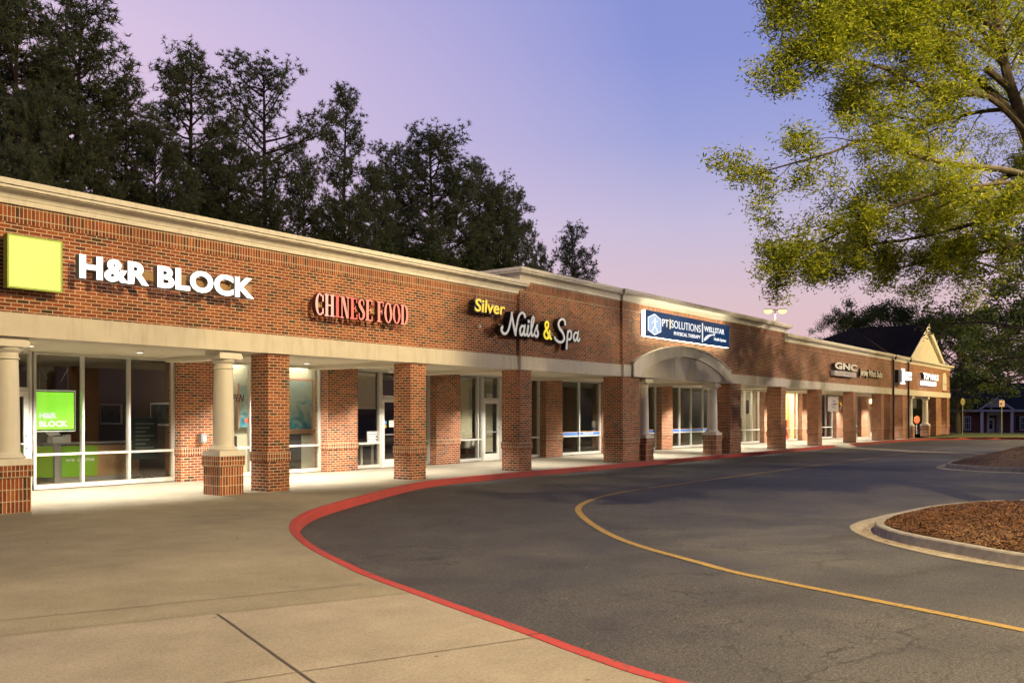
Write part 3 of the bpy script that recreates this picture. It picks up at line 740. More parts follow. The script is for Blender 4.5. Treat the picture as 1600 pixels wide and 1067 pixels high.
room(46.55, 52.6, (.55, .50, .36), (.35, .30, .22), 6, 24)
room(52.65, 60, (.85, .70, .40), (.6, .5, .35), 5, 80, (1, .90, .66))
room(60.05, 67.7, (.12, .08, .14), (.08, .06, .08), 5, .8)
room(67.75, 81.7, (.5, .38, .2), (.3, .22, .15), 6, 5)

# wall-washing lamps recessed in the soffit of the covered walk
DL = [(4.6, 2.5), (8.6, 2.6), (11.0, 2.6), (14.9, 2.4), (16.2, 3.1), (19.7, 2.3), (24.9, 2.2), (32.6, 2.2), (40.3, 2.2), (46.3, 2.2), (52.3, 2.2), (58.6, 2.2), (65.2, 2.4), (72.5, 2.3), (79.9, 2.3)]
mlens = emit('lamp_lens', (1, .95, .82), 2.5)
dlp = None
for i, (x, y) in enumerate(DL):
    b = MB(); b.lathe([(.08, 3.105), (.09, 3.11), (.09, 3.129)], x, y, 20); o = b.build('soffit_lamp', M['white'], BLD)
    b = MB(); b.lathe([(.06, 3.098), (.06, 3.104)], x, y, 20); b.build('lamp_lens', mlens, o)
    en = 1350 if x < 28 else 2100
    fixture('SPOT', 'soffit_lamp_light', (x, y, 3.07), en, (1, .92, .78), o, .10, R(118), (x, y + .35, 0), .5)

# downpipes
for x in (64.0, 68.03):
    b = MB(); b.box(x - .05, x + .05, -.30, -.19, 5.42, 5.74); b.box(x - .05, x + .05, -.16, -.052, .0, 5.42); b.build('downpipe', M['dark'], BLD)
# niche on the end wall
b = MB(); nx0, nx1 = F(1472.5), F(1478.5); cxn = (nx0 + nx1) / 2; w = (nx1 - nx0) / 2
zb, zs, za = 3.66, 4.55, 5.12
pts = [(nx0, zb), (nx1, zb), (nx1, zs)] + [(cxn + w * math.cos(t), zs + (za - zs) * math.sin(t) ** .8) for t in [i * math.pi / 12 for i in range(1, 12)]] + [(nx0, zs)]
prism(b, pts, -.03, .05); b.build('blind_window', M['trim'], BLD)
b = MB(); b.box(nx0 - .1, nx1 + .1, -.09, .02, zb - .09, zb - .002); b.build('window_sill', M['brick'], BLD)

# gabled roof at the far end
RX = F(1450, -.3); RZ = Zh(1450, 506, -.3); gx0 = F(1422, -.3); gx1 = F(1476, -.3); EZ = 5.74
hw = (gx1 - gx0) / 2; RX = (gx0 + gx1) / 2
b = MB(); prism(b, [(gx0 + .35, EZ), (gx1 - .35, EZ), (RX, RZ - .28)], -.12, .1); b.build('gable_wall', M['stucco'], BLD)
b = MB(); t_ = .34
for sgn, gx in ((-1, gx0), (1, gx1)):
    q = [(gx, EZ), (gx - sgn * .62, EZ), (RX, RZ - .52), (RX, RZ)]
    if sgn < 0: q = [q[0], q[1], q[2], q[3]]
    prism(b, q if sgn < 0 else q[::-1], -.36 - (.002 if sgn > 0 else 0), -.1)
b.build('gable_trim', M['trim'], BLD)
YR = 5.2; YB = 8.6; XL = 65.6; XRr = 2 * RX - XL
b = MB()
ap = (RX, YR, RZ)
b.face([(gx0 - .02, -.34, EZ + .01), (RX, -.34, RZ + .01), (RX, YR, RZ + .01), (gx0 - .02, .5, EZ + .01)])
b.face([(gx1 + .02, -.34, EZ + .01), (gx1 + .02, .5, EZ + .01), (RX, YR, RZ + .01), (RX, -.34, RZ + .01)])
b.face([(XL, .5, EZ), (gx0 - .02, .5, EZ), (RX, YR, RZ)]); b.face([(gx1 + .02, .5, EZ), (XRr, .5, EZ), (RX, YR, RZ)])
b.face([(XL, YB + 1.5, EZ), (XL, .5, EZ), (RX, YR, RZ)]); b.face([(XRr, .5, EZ), (XRr, YB + 1.5, EZ), (RX, YR, RZ)]); b.face([(XRr, YB + 1.5, EZ), (XL, YB + 1.5, EZ), (RX, YR, RZ)])
b.build('hip_roof', M['roof'], BLD)
# small electrical box on the first pilaster
b = MB(); b.box(F(312, 4.1), F(320, 4.1), 4.02, 4.149, .98, 1.22); b.box(F(312, 4.1) + .05, F(312, 4.1) + .13, 4.0, 4.02, 1.02, 1.16, 1); tag(b.build('outlet_box', [M['grey'], M['white']]), 'grey outlet box on the brick pilaster behind the second round column', 'outlet box')

exec_parts = True
# ============================================================ LETTERING
def glyphs(text, bold=0, shear=0, extrude=1.0, space=1.0, res=4):
    """default-font text -> list of (verts2d+depth mesh arrays) one per letter, unit height"""
    cu = bpy.data.curves.new('lettering', 'FONT'); cu.body = text; cu.size = 1; cu.extrude = .5; cu.offset = bold; cu.shear = shear; cu.space_character = space; cu.resolution_u = res
    ob = bpy.data.objects.new('lettering', cu); COL.objects.link(ob)
    dg = bpy.context.evaluated_depsgraph_get(); me = bpy.data.meshes.new_from_object(ob.evaluated_get(dg))
    bpy.data.objects.remove(ob); bpy.data.curves.remove(cu)
    V = np.array([v.co[:] for v in me.vertices]); Fc = [tuple(p.vertices) for p in me.polygons]; bpy.data.meshes.remove(me)
    return V, Fc
def split_letters(V, Fc, shear=0, tol=0):
    par = list(range(len(V)))
    def find(a):
        while par[a] != a: par[a] = par[par[a]]; a = par[a]
        return a
    for f in Fc:
        r0 = find(f[0])
        for k in f[1:]: par[find(k)] = r0
    isl = {}
    for f in Fc: isl.setdefault(find(f[0]), []).append(f)
    items = []
    for k, fs in isl.items():
        idx = sorted({i for f in fs for i in f}); xs = V[idx, 0] - V[idx, 1] * shear; items.append([xs.min(), xs.max(), fs])
    items.sort(key=lambda q: q[0]); out = []
    for it in items:
        if out and it[0] < out[-1][1] - tol - .3 * min(out[-1][1] - out[-1][0], it[1] - it[0]): out[-1][1] = max(out[-1][1], it[1]); out[-1][2] += it[2]
        else: out.append(it)
    return [o[2] for o in out]
def lettering(text, x0, x1, z0, z1, yf, depth, m, parent, name='letter', bold=.02, shear=0, each=True, space=1.0, cap_only=True, mside=None):
    """solid letters fitted in the box x0..x1, z0..z1 (capital height), front at y = yf, facing -Y"""
    V, Fc = glyphs(text, bold, shear, space=space)
    xmn, xmx = V[:, 0].min(), V[:, 0].max(); zmn = V[:, 1].min() if not cap_only else 0.0; zmx = V[:, 1].max()
    if cap_only: zmn = max(V[:, 1].min(), -.02 - bold)
    W = np.empty_like(V)
    W[:, 0] = x0 + (V[:, 0] - xmn) / (xmx - xmn) * (x1 - x0); W[:, 2] = z0 + (V[:, 1] - zmn) / (zmx - zmn) * (z1 - z0)
    W[:, 1] = yf + (.5 - V[:, 2]) * depth
    groups = split_letters(V, Fc, shear) if each else [Fc]
    out = []
    for g in groups:
        idx = sorted({i for f in g for i in f}); mp = {a: b for b, a in enumerate(idx)}
        me = bpy.data.meshes.new(name); me.from_pydata([tuple(W[i]) for i in idx], [], [tuple(mp[i] for i in f) for f in g])
        me.materials.append(m); 
        if mside:
            me.materials.append(mside)
            for p in me.polygons:
                if abs(p.normal.y) < .7: p.material_index = 1
        o = bpy.data.objects.new(name, me); COL.objects.link(o); o.parent = parent; out.append(o)
    return out

white_face = emit('lit_white_face', (1, 1, 1), 1.6, (.8, .8, .8))
side_grey = plain('letter_return', (.26, .25, .26), .5)
raceway = plain('raceway_paint', (.42, .26, .13), .6)

# -- box and letters over the first shop
t = empty('illuminated_box_sign', (7.35, -.2, 4.3), label='glowing lime green square box sign left of the white tax shop letters', cat='box sign')
def rel(o, root):
    o.parent = root; o.matrix_parent_inverse = Matrix.Translation(root.location).inverted(); return o
bx0, bx1, bz0, bz1 = 6.93, 7.86, 3.88, 4.80
b = MB(); b.box(bx0, bx1, -.24, -.10, bz0, bz1); b.box(bx0 + .2, bx1 - .2, -.10, .0, bz0 + .2, bz1 - .2)
rel(b.build('cabinet', plain('green_cabinet', (.20, .33, .03), .5)), t)
b = MB(); f_ = .03
for q in ((bx0, bx1, bz0, bz0 + f_), (bx0, bx1, bz1 - f_, bz1), (bx0, bx0 + f_, bz0 + f_, bz1 - f_), (bx1 - f_, bx1, bz0 + f_, bz1 - f_)): b.box(q[0], q[1], -.262, -.2405, q[2], q[3])
rel(b.build('frame', plain('green_trim', (.45, .55, .12), .5)), t)
b = MB(); b.box(bx0 + f_, bx1 - f_, -.252, -.241, bz0 + f_, bz1 - f_); rel(b.build('lit_face', emit('lime_glow', (.80, .97, .17), 1.1, (.10, .18, .03))), t)
t = empty('channel_letter_sign', (10, -.2, 4.4), label='white glowing H&R BLOCK channel letters on the brick parapet', cat='shop sign')
def letters(root, *a, **k):
    for o in lettering(*a, parent=root, **k): o.matrix_parent_inverse = Matrix.Translation(root.location).inverted()
letters(t, 'H&R BLOCK', F(124, -.4), F(397, -.4), 4.165, 4.60, -.40, .15, white_face, bold=.042, mside=side_grey, space=1.04)
b = MB(); b.box(8.3, 9.75, -.25, -.001, 4.3, 4.47); b.box(10.0, 11.9, -.25, -.001, 4.3, 4.47); rel(b.build('raceway', raceway), t)

# -- stroke lettering
def catmull(pts, n=8):
    return smooth([tuple(p) for p in pts], n)
def ribbon(b, pts, yf, depth, wmul=1.0, mi=0, ins=0):
    """pts: (x, z, width). a ribbon extruded in Y, depth creeping a hair forward so crossings are not coplanar"""
    n = len(pts); L = []; Rr = []
    for i, p in enumerate(pts):
        a = pts[max(i - 1, 0)]; c = pts[min(i + 1, n - 1)]; dx, dz = c[0] - a[0], c[1] - a[1]; l = math.hypot(dx, dz) or 1; dx /= l; dz /= l
        w = max(p[2] / 2 * wmul - ins, .002); L.append((p[0] - dz * w, p[1] + dx * w)); Rr.append((p[0] + dz * w, p[1] - dx * w))
    for i in range(n - 1):
        y0 = yf - .00025 * i; y1 = yf - .00025 * (i + 1); yb = yf + depth
        a, c, d, e = L[i], L[i + 1], Rr[i + 1], Rr[i]
        b.face([(a[0], y0, a[1]), (e[0], y0, e[1]), (d[0], y1, d[1]), (c[0], y1, c[1])], mi)
        b.face([(a[0], y0, a[1]), (c[0], y1, c[1]), (c[0], yb, c[1]), (a[0], yb, a[1])], mi)
        b.face([(e[0], y0, e[1]), (e[0], yb, e[1]), (d[0], yb, d[1]), (d[0], y1, d[1])], mi)
    for k in (0, n - 1):
        a, e = L[k], Rr[k]; y = yf - .00025 * k; b.face([(a[0], y, a[1]), (a[0], yf + depth, a[1]), (e[0], yf + depth, e[1]), (e[0], y, e[1])], mi)
        # round end
        dx, dz = (a[0] - e[0]) / 2, (a[1] - e[1]) / 2; cx, cz = (a[0] + e[0]) / 2, (a[1] + e[1]) / 2; s_ = 1 if k else -1
        ring = [(cx + dx * math.cos(q) + s_ * dz * math.sin(q), cz + dz * math.cos(q) - s_ * dx * math.sin(q)) for q in [i * math.pi / 6 for i in range(7)]]
        b.face([(x, y, z) for x, z in (ring[::-1] if s_ > 0 else ring)], mi)
        for i in range(6):
            (xa, za), (xb, zb) = ring[i], ring[i + 1]; b.face([(xa, y, za), (xb, y, zb), (xb, yf + depth, zb), (xa, yf + depth, za)], mi)

# CHINESE FOOD: condensed roman capitals in a unit box (w, pieces)
def rect(x0, x1, z0, z1): return [(x0, z0), (x1, z0), (x1, z1), (x0, z1)]
def stem(x, w=.17): return [rect(x, x + w, 0, 1)]
def serif(x0, x1, z, h=.05): return [rect(x0, x1, z, z + h)]
def ring(cx, w, a0, a1, th, n=22):
    out = []
    for i in range(n):
        t0 = a0 + (a1 - a0) * i / n; t1 = a0 + (a1 - a0) * (i + 1) / n
        def pt(t, inner):
            k = th if inner else 0; kz = .06 if inner else 0
            return (cx + (w / 2 - k) * math.cos(t), .5 + (.5 - kz) * math.sin(t))
        out.append([pt(t0, 0), pt(t1, 0), pt(t1, 1), pt(t0, 1)])
    return out
pi = math.pi
GL = {
 'C': (.56, ring(.29, .56, R(52), R(308), .15) + [rect(.44, .53, .64, .93), rect(.44, .53, .08, .34)]),
 'H': (.66, stem(.07) + stem(.43) + serif(0, .31, 0) + serif(0, .31, .95) + serif(.36, .67, 0) + serif(.36, .67, .95) + [rect(.24, .43, .47, .54)]),
 'I': (.31, stem(.07) + serif(0, .31, 0) + serif(0, .31, .95)),
 'N': (.64, [rect(.09, .15, 0, 1), rect(.50, .56, 0, 1), [(.08, 1), (.27, 1), (.56, 0), (.42, 0)]] + serif(0, .24, 0) + serif(0, .26, .95) + serif(.40, .66, .95)),
 'E': (.52, stem(.07) + serif(0, .5, 0, .06) + serif(0, .48, .94, .06) + [rect(.24, .38, .48, .54), rect(.35, .39, .38, .64), rect(.44, .5, 0, .25), rect(.43, .48, .78, 1)]),
 'F': (.49, stem(.07) + serif(0, .32, 0) + serif(0, .48, .94, .06) + [rect(.24, .38, .48, .54), rect(.35, .39, .38, .64), rect(.43, .48, .76, 1)]),
 'O': (.60, ring(.3, .58, 0, 2 * pi, .15, 40)),
 'D': (.60, stem(.07) + serif(0, .3, 0, .06) + serif(0, .3, .94, .06) + ring(.25, .66, -pi / 2, pi / 2, .15, 20)),
 'S': (.48, None), ' ': (.24, [])}
SPTS = [(.40, .72, .05), (.38, .90, .07), (.25, .965, .07), (.11, .88, .13), (.09, .72, .16), (.22, .55, .19), (.36, .38, .18), (.38, .20, .15), (.27, .05, .09), (.12, .045, .07), (.05, .14, .06), (.04, .30, .05)]
def roman(text, x0, x1, z0, z1, yf, depth, m, ms, root):
    tot = sum(GL[c][0] + .035 for c in text) - .035; sx = (x1 - x0) / tot; sz = z1 - z0; x = x0; k = 0
    for c in text:
        w, pcs = GL[c]
        if c != ' ':
            b = MB(); bm_ = m[k % len(m)]
            if c == 'S':
                ribbon(b, [(x + p[0] * sx, z0 + p[1] * sz, p[2] * sx) for p in catmull(SPTS, 5)], yf, depth, 1.0)
            else:
                for i, pc in enumerate(pcs):
                    pr = [(x + p[0] * sx, z0 + p[1] * sz) for p in pc]
                    ar = sum(pr[i][0] * pr[(i + 1) % len(pr)][1] - pr[(i + 1) % len(pr)][0] * pr[i][1] for i in range(len(pr)))
                    if ar < 0: pr = pr[::-1]
                    prism(b, pr, yf - .0004 * i, yf + depth)
            o = b.build('letter', [bm_, ms]); me_ = o.data
            for p in me_.polygons:
                if abs(p.normal.y) < .7: p.material_index = 1
            rel(o, root); k += 1
        x += (w + .035) * sx
cf = [emit('red_glow_a', (1, .52, .38), 1.0, (.3, .06, .05)), emit('red_glow_b', (1, .54, .40), 1.0, (.3, .06, .05))] + [emit('red_glow', c, .95, (.3, .05, .04)) for c in ((1, .10, .08), (1, .38, .24), (1, .14, .10), (1, .30, .19), (1, .32, .20), (1, .30, .19), (1, .36, .23), (1, .24, .16), (1, .34, .21))]
t = empty('channel_letter_sign', (15.2, -.2, 4.25), label='glowing red serif CHINESE FOOD letters on the brick parapet', cat='shop sign')
roman('CHINESE FOOD', F(492.5, -.34), F(638, -.34), 3.99, 4.50, -.34, .12, cf, plain('dark_red_return', (.07, .012, .012), .5), t)
b = MB(); b.box(13.75, 16.6, -.22, -.001, 4.19, 4.33); rel(b.build('raceway', raceway), t)

# Silver / Nails & Spa
t = empty('channel_letter_sign', (20, -.2, 4.75), label='small yellow Silver letters with black sides above the nail salon script', cat='shop sign')
letters(t, 'Silver', 19.32, 20.68, 4.60, 4.965, -.335, .012, emit('yellow_face', (1, .72, .02), .55, (.75, .5, .02)), bold=.012, name='letter_face', shear=.08, cap_only=True)
letters(t, 'Silver', 19.28, 20.72, 4.585, 4.98, -.322, .20, M['black'], bold=.045, shear=.08)
b = MB(); b.box(19.35, 20.6, -.12, -.09, 4.72, 4.86); rel(b.build('raceway', raceway), t)
NS = {  # (x, z, width) in metres from the left end of "Nails & Spa" and its base line
 'N': [[(.10, .17, .09), (.06, .09, .10), (.12, .0, .08), (.24, -.02, .07), (.38, .10, .07), (.50, .40, .07), (.545, .62, .07)], [(.545, .62, .06), (.60, .38, .08), (.70, .08, .09), (.735, -.02, .07)], [(.735, -.02, .05), (.79, .25, .07), (.88, .52, .07), (1.02, .66, .07), (1.15, .64, .08), (1.20, .56, .09)]],
 'a': [[(1.16, .26, .07), (1.05, .27, .07), (.96, .16, .08), (.97, .03, .08), (1.05, .0, .07), (1.14, .12, .07)], [(1.20, .30, .07), (1.15, .08, .08), (1.21, .0, .07), (1.30, .08, .05)]],
 'i': [[(1.37, .30, .08), (1.32, .06, .08), (1.39, .0, .07), (1.47, .09, .05)], [(1.395, .43, .10), (1.40, .44, .10)]],
 'l': [[(1.47, .09, .05), (1.62, .38, .06), (1.66, .55, .06), (1.60, .59, .06), (1.53, .42, .07), (1.52, .10, .08), (1.58, .01, .07), (1.68, .10, .05)]],
 's': [[(1.68, .10, .05), (1.83, .36, .06), (1.82, .24, .07), (1.88, .10, .08), (1.82, .01, .08), (1.72, .03, .08)]],
 'S': [[(3.36, .50, .09), (3.34, .60, .08), (3.22, .66, .07), (3.05, .60, .07), (2.98, .47, .08), (3.06, .34, .09), (3.22, .22, .09), (3.30, .06, .08), (3.20, -.06, .08), (3.0, -.08, .08), (2.83, -.02, .08), (2.76, .04, .08)]],
 'p': [[(3.52, .30, .08), (3.47, .0, .08), (3.44, -.26, .09)], [(3.50, .20, .05), (3.60, .32, .07), (3.71, .28, .07), (3.70, .12, .08), (3.60, .03, .07), (3.53, .06, .05)]],
 'a2': [[(4.08, .27, .07), (3.96, .29, .07), (3.86, .18, .08), (3.87, .05, .08), (3.95, .02, .07), (4.05, .13, .07)], [(4.13, .33, .07), (4.07, .10, .08), (4.13, .02, .07), (4.22, .11, .05)]],
 '&': [[(2.52, .08, .07), (2.43, .0, .07), (2.28, .0, .08), (2.20, .10, .08), (2.26, .22, .07), (2.40, .34, .07), (2.41, .47, .07), (2.32, .50, .07), (2.25, .41, .07), (2.30, .28, .08), (2.43, .10, .08), (2.56, -.01, .08)], [(2.50, .24, .06), (2.48, .14, .06), (2.40, .04, .06)]]}
t = empty('channel_letter_sign', (22.6, -.2, 4.35), label='silver grey Nails & Spa script with yellow ampersand across two parapets', cat='shop sign')
fw = emit('silver_face', (.9, .86, .8), .28, (.62, .59, .56)); fy = emit('yellow_face', (1, .8, .02), .6, (.75, .55, .02))
X0, Z0 = 20.42, 4.08
for k, strokes in NS.items():
    ox, oz = X0, Z0
    b = MB()
    for s_ in strokes: ribbon(b, [(ox + p[0], oz + p[1], p[2] * 1.30) for p in catmull(s_, 5)], -.34, .20 if k in 'Nails' and k != 'S' else .17)
    body = rel(b.build('letter', M['black']), t)
    b = MB()
    for s_ in strokes: ribbon(b, [(ox + p[0], oz + p[1], p[2] * .92) for p in catmull(s_, 5)], -.362, .016)
    o = b.build('letter_face', fy if k == '&' else fw); o.parent = body
b = MB(); b.box(20.6, 21.6, -.16, -.10, 4.20, 4.36); b.box(22.4, 24.3, -.16, -.10, 4.16, 4.32); rel(b.build('raceway', raceway), t)

# PT SOLUTIONS box
t = empty('illuminated_box_sign', (32.6, -.3, 5.0), label='long navy blue physical therapy sign with white lettering above the arch', cat='box sign')
px0, px1, pz0, pz1 = 28.95, 36.35, 4.57, 5.53
yb = -.16
b = MB(); b.box(px0, px1, yb - .25, yb - .235, pz0, pz1); b.box(px0 + .06, px1 - .06, yb - .10, yb - .02, pz0 + .08, pz1 - .08); navy = plain('navy_panel', (.006, .05, .16), .6, spec=.2, emis=(.004, .045, .15), es=.55); rel(b.build('panel', navy), t)  # faint emission put into the panel so the navy stays blue under warm lamps
b = MB(); e = .0
for q in ((px0, px1, pz0, pz0 + .03), (px0, px1, pz1 - .03, pz1), (px0, px0 + .03, pz0 + .03, pz1 - .03), (px1 - .03, px1, pz0 + .03, pz1 - .03)): b.box(q[0], q[1], yb - .234, yb - .10, q[2], q[3])
rel(b.build('lit_edge', emit('halo_tube', (1, .93, .62), 10)), t)
tx = emit('sign_white', (.95, .98, 1), .95, (.3, .3, .3)); yf = yb - .262
W_ = px1 - px0
def X(u): return px0 + W_ * u
# rectified fractions of the panel (perspective undone through the facade plane)
def PX(x): return F(x, yb - .25)
letters(t, 'PT', PX(1034.5), PX(1044.5), 5.02, 5.30, yf, .010, tx, bold=.015)
b = MB(); b.box(PX(1046.2), PX(1047.6), yf, yf + .01, 4.97, 5.34); rel(b.build('divider', emit('sign_amber', (1, .75, .4), 1.2, (.7, .5, .3))), t)
letters(t, 'SOLUTIONS', PX(1048.8), PX(1094.5), 5.02, 5.32, yf, .010, tx, bold=0)
letters(t, 'PHYSICAL THERAPY', PX(1052.8), PX(1094.2), 4.76, 4.90, yf, .010, tx, bold=.02)
b = MB(); b.box(PX(1096.6), PX(1098.2), yf, yf + .01, 4.64, 5.42); rel(b.build('divider', tx), t)
letters(t, 'WELLSTAR', PX(1100), PX(1131.5), 5.10, 5.32, yf, .010, tx, bold=.02)
letters(t, 'Health System', PX(1115.5), PX(1134), 4.79, 4.92, yf, .010, tx, bold=.02, each=False, name='lettering')
b = MB(); ribbon(b, [(x, z, w) for x, z, w in catmull([(PX(1100.5), 4.76, .10), (PX(1104), 4.86, .14), (PX(1109), 4.97, .08), (PX(1114.5), 5.02, .03)], 6)], yf, .01)
for k in range(5):
    a = R(90 + 72 * k); b.face([(PX(1115.5) + .14 * math.cos(a), yf - .003, 5.03 + .12 * math.sin(a)), (PX(1115.5) + .045 * math.cos(a + 2.5), yf - .003, 5.03 + .045 * math.sin(a + 2.5)), (PX(1115.5) + .045 * math.cos(a - 2.5), yf - .003, 5.03 + .045 * math.sin(a - 2.5))])
rel(b.build('emblem', tx), t)
hx, hz = (PX(1012) + PX(1032.8)) / 2, 5.04; hw_ = (PX(1032.8) - PX(1012)) / 2
hexo = [(hx, hz + .40), (hx - hw_, hz + .24), (hx - hw_, hz - .24), (hx, hz - .40), (hx + hw_, hz - .24), (hx + hw_, hz + .24)][::-1]
b = MB(); prism(b, hexo, yf, yf + .01); rel(b.build('emblem_border', tx), t)
b = MB(); prism(b, [(hx + (x - hx) * .88, hz + (z - hz) * .88) for x, z in hexo], yf - .006, yf - .001); rel(b.build('emblem', emit('pale_blue_glow', (.50, .70, 1), .85, (.05, .08, .1))), t)
b = MB()
for q in ([(hx, hz + .10, .10), (hx + .02, hz - .02, .12), (hx, hz - .06, .08)], [(hx - .24, hz + .02, .03), (hx - .08, hz + .12, .05), (hx + .10, hz + .10, .05), (hx + .22, hz + .16, .03)], [(hx, hz - .05, .07), (hx - .16, hz - .20, .06), (hx - .20, hz - .28, .05)], [(hx, hz - .05, .07), (hx + .14, hz - .18, .06), (hx + .22, hz - .28, .05)]): ribbon(b, catmull(q, 4), yf - .010, .003)
b.lathe([(.001, 0)], 0, 0, 3) if False else None
prism(b, [(hx + .06 * math.cos(a), hz + .20 + .06 * math.sin(a)) for a in [i * pi / 6 for i in range(12)]], yf - .011, yf - .007); rel(b.build('emblem_figure', tx), t)

# GNC
t = empty('channel_letter_sign', (53, -.2, 4.3), label='unlit silver GNC letters over a grey plate on the darker parapet', cat='shop sign')
silver = plain('silver_letter', (.50, .50, .54), .4, .3)
letters(t, 'GNC', 50.95, 55.15, 4.27, 4.66, -.30, .18, silver, bold=.05, mside=M['black'])
b = MB(); b.box(50.95, 55.0, -.28, -.08, 3.90, 4.18); rel(b.build('plate', plain('plate_grey', (.40, .41, .47), .5)), t)
letters(t, 'LIVE WELL', 51.2, 54.8, 3.95, 4.12, -.292, .012, plain('plate_text', (.34, .20, .20), .5), bold=.0, name='lettering', each=False)
t = empty('channel_letter_sign', (58.4, -.2, 4.3), label="pale unlit Jersey Mike's Subs letters right of the silver letters", cat='shop sign')
letters(t, "Jersey Mike's Subs", 56.0, 60.85, 4.06, 4.50, -.22, .12, plain('cream_letter', (.60, .54, .44), .5), bold=.045, mside=M['black'])
# two overexposed white signs at the end
hot = emit('hot_white', (1, 1, 1), 1.5, (.5, .5, .5))
t = empty('channel_letter_sign', (66, -.2, 4.3), label='small white glowing sign with lamp post emblem between the two downpipes', cat='shop sign')
b = MB(); b.box(64.5, 66.1, -.30, -.05, 3.88, 4.75); rel(b.build('backing', M['black']), t)
b = MB(); b.box(65.45, 65.9, -.36, -.30, 3.86, 4.78); b.box(64.95, 66.1, -.355, -.30, 3.80, 3.90); b.box(65.25, 65.98, -.355, -.30, 4.78, 4.86); rel(b.build('emblem', hot), t)
for z0, z1 in ((4.39, 4.68), (4.12, 4.30)):
    b = MB(); b.box(66.15, 67.9, -.36, -.06, z0, z1); rel(b.build('lit_panel', hot), t)
t = empty('channel_letter_sign', (73.6, -.2, 4.3), label='glowing white two line shop sign under the gable at the far end', cat='shop sign')
letters(t, 'TOP NAILS', 71.4, 76.3, 4.32, 4.80, -.34, .24, hot, bold=.05, mside=M['black'])
b = MB(); b.box(71.7, 75.6, -.33, -.05, 3.90, 4.20); rel(b.build('plate', hot), t)

# ============================================================ SHOP CONTENTS
# H&R window sign, hanging inside
t = empty('hanging_window_sign', (10.1, 4.75, 1.8), label='glowing green square H&R BLOCK sign hanging in the shop window', cat='window sign')
yy = 4.72; hx0, hx1 = F(53.5, yy), F(118, yy); hz0, hz1 = Zh(85, 674, yy), Zh(85, 609.5, yy)
b = MB(); b.box(hx0, hx1, yy, yy + .08, hz0, hz1); rel(b.build('case', plain('white_case', (.8, .8, .8), .5, emis=(1, 1, 1), es=.35)), t)
b = MB(); b.box(hx0 + .02, hx1 - .02, yy - .006, yy - .001, hz0 + .02, hz1 - .02); rel(b.build('dark_border', plain('dark_green', (.006, .04, .02), .4)), t)
b = MB(); b.box(hx0 + .045, hx1 - .045, yy - .014, yy - .007, hz0 + .05, hz1 - .045); rel(b.build('lit_face', emit('green_glow', (.30, .86, .05), 1.1, (.2, .5, .05))), t)
letters(t, 'H&R', hx0 + .10, hx0 + .50, hz0 + .30, hz0 + .44, yy - .02, .005, tx, bold=.05, name='lettering', each=False)
letters(t, 'BLOCK', hx0 + .10, hx0 + .76, hz0 + .11, hz0 + .25, yy - .02, .005, tx, bold=.05, name='lettering', each=False)
b = MB()
for x in (hx0 + .14, hx1 - .16): b.tube([(x, yy + .04, hz1), (x, yy + .04, 3.12)], .006, 5)
b.tube([(hx0 + .14, yy + .04, hz1 + .55), (hx0 + .32, yy + .06, hz1 + .25)], .005, 5); b.tube([(hx1 - .16, yy + .04, hz1 + .5), (hx1 - .32, yy + .06, hz1 + .2)], .005, 5)
rel(b.build('hanging_wire', M['grey']), t)
# counter
cy = 6.25
t = empty('reception_counter', (10.4, cy, 0), label='green and wood reception counter behind the first shop window', cat='counter')
cx_ = F(89, cy)
b = MB(); b.box(cx_ - 2.2, cx_ - .06, cy + .9, cy + 1.3, .12, .93, 0); b.box(cx_ + .1, 15 - 1.9, cy, cy + .6, .12, .93, 0); b.box(cx_ - .06, cx_ + .1, cy - .01, cy + .6, 0, .96, 1); b.box(cx_ - .05, 13.1, cy + .02, cy + .6, 0, .12, 1); rel(b.build('carcass', [M['wood'], M['grey']]), t)
b = MB(); b.box(cx_ + .11, F(152, cy), cy - .012, cy - .001, .14, .92)
b.face([(cx_ - .07, cy + .05, .14), (cx_ - .07, cy + .05, .92), (cx_ - .85, cy + .85, .92), (cx_ - .85, cy + .85, .14)]); rel(b.build('front_panel', M['greenpanel']), t)
b = MB(); b.box(cx_ - .1, 13.1, cy - .04, cy + .65, .961, 1.0); rel(b.build('worktop', M['grey']), t)
letters(t, 'we come', cx_ + .2, cx_ + .95, .52, .60, cy - .02, .005, M['white'], bold=.01, name='lettering', each=False)
t = empty('desk_printer', (10.6, cy + .3, 1.0), label='small white printer standing on the reception counter', cat='printer')
b = MB(); b.box(cx_ - .05, cx_ + .28, cy + .1, cy + .42, 1.0, 1.16); rel(b.build('body', M['white'], bevel=.02), t)
b = MB(); b.face([(cx_ - .1, cy + .2, 1.17), (cx_ + .2, cy + .2, 1.20), (cx_ + .22, cy + .45, 1.30), (cx_ - .08, cy + .45, 1.27)]); b.box(cx_ + .30, cx_ + .42, cy + .15, cy + .35, 1.0, 1.2); rel(b.build('paper_tray', M['white']), t)
for (ya, yb_, za, zb, lab) in ((8.6, 9.8, 1.42, 2.03, 'pale framed picture on the office side wall seen through the middle pane'), (5.9, 7.07, 1.40, 2.04, 'pale framed picture on the office side wall seen through the right pane')):
    xq = 13.94
    t = empty('framed_poster', (xq, (ya + yb_) / 2, za), label=lab, cat='poster', group='framed posters in the tax office')
    b = MB(); b.box(xq - .03, xq, ya, yb_, za, zb); rel(b.build('frame', plain('poster_frame', (.55, .55, .52), .5)), t)
    b = MB(); b.box(xq - .036, xq - .031, ya + .05, yb_ - .05, za + .05, zb - .05); rel(b.build('print', plain('poster_print', (.06, .075, .06), .5, noise=.7, nscale=5)), t)
t = empty('standing_banner', (F(226, 5.6), 5.6, 0), label='dark green standing poster with pale lines of text inside the right pane', cat='banner')
xa, xb = F(207, 5.6), F(246, 5.6)
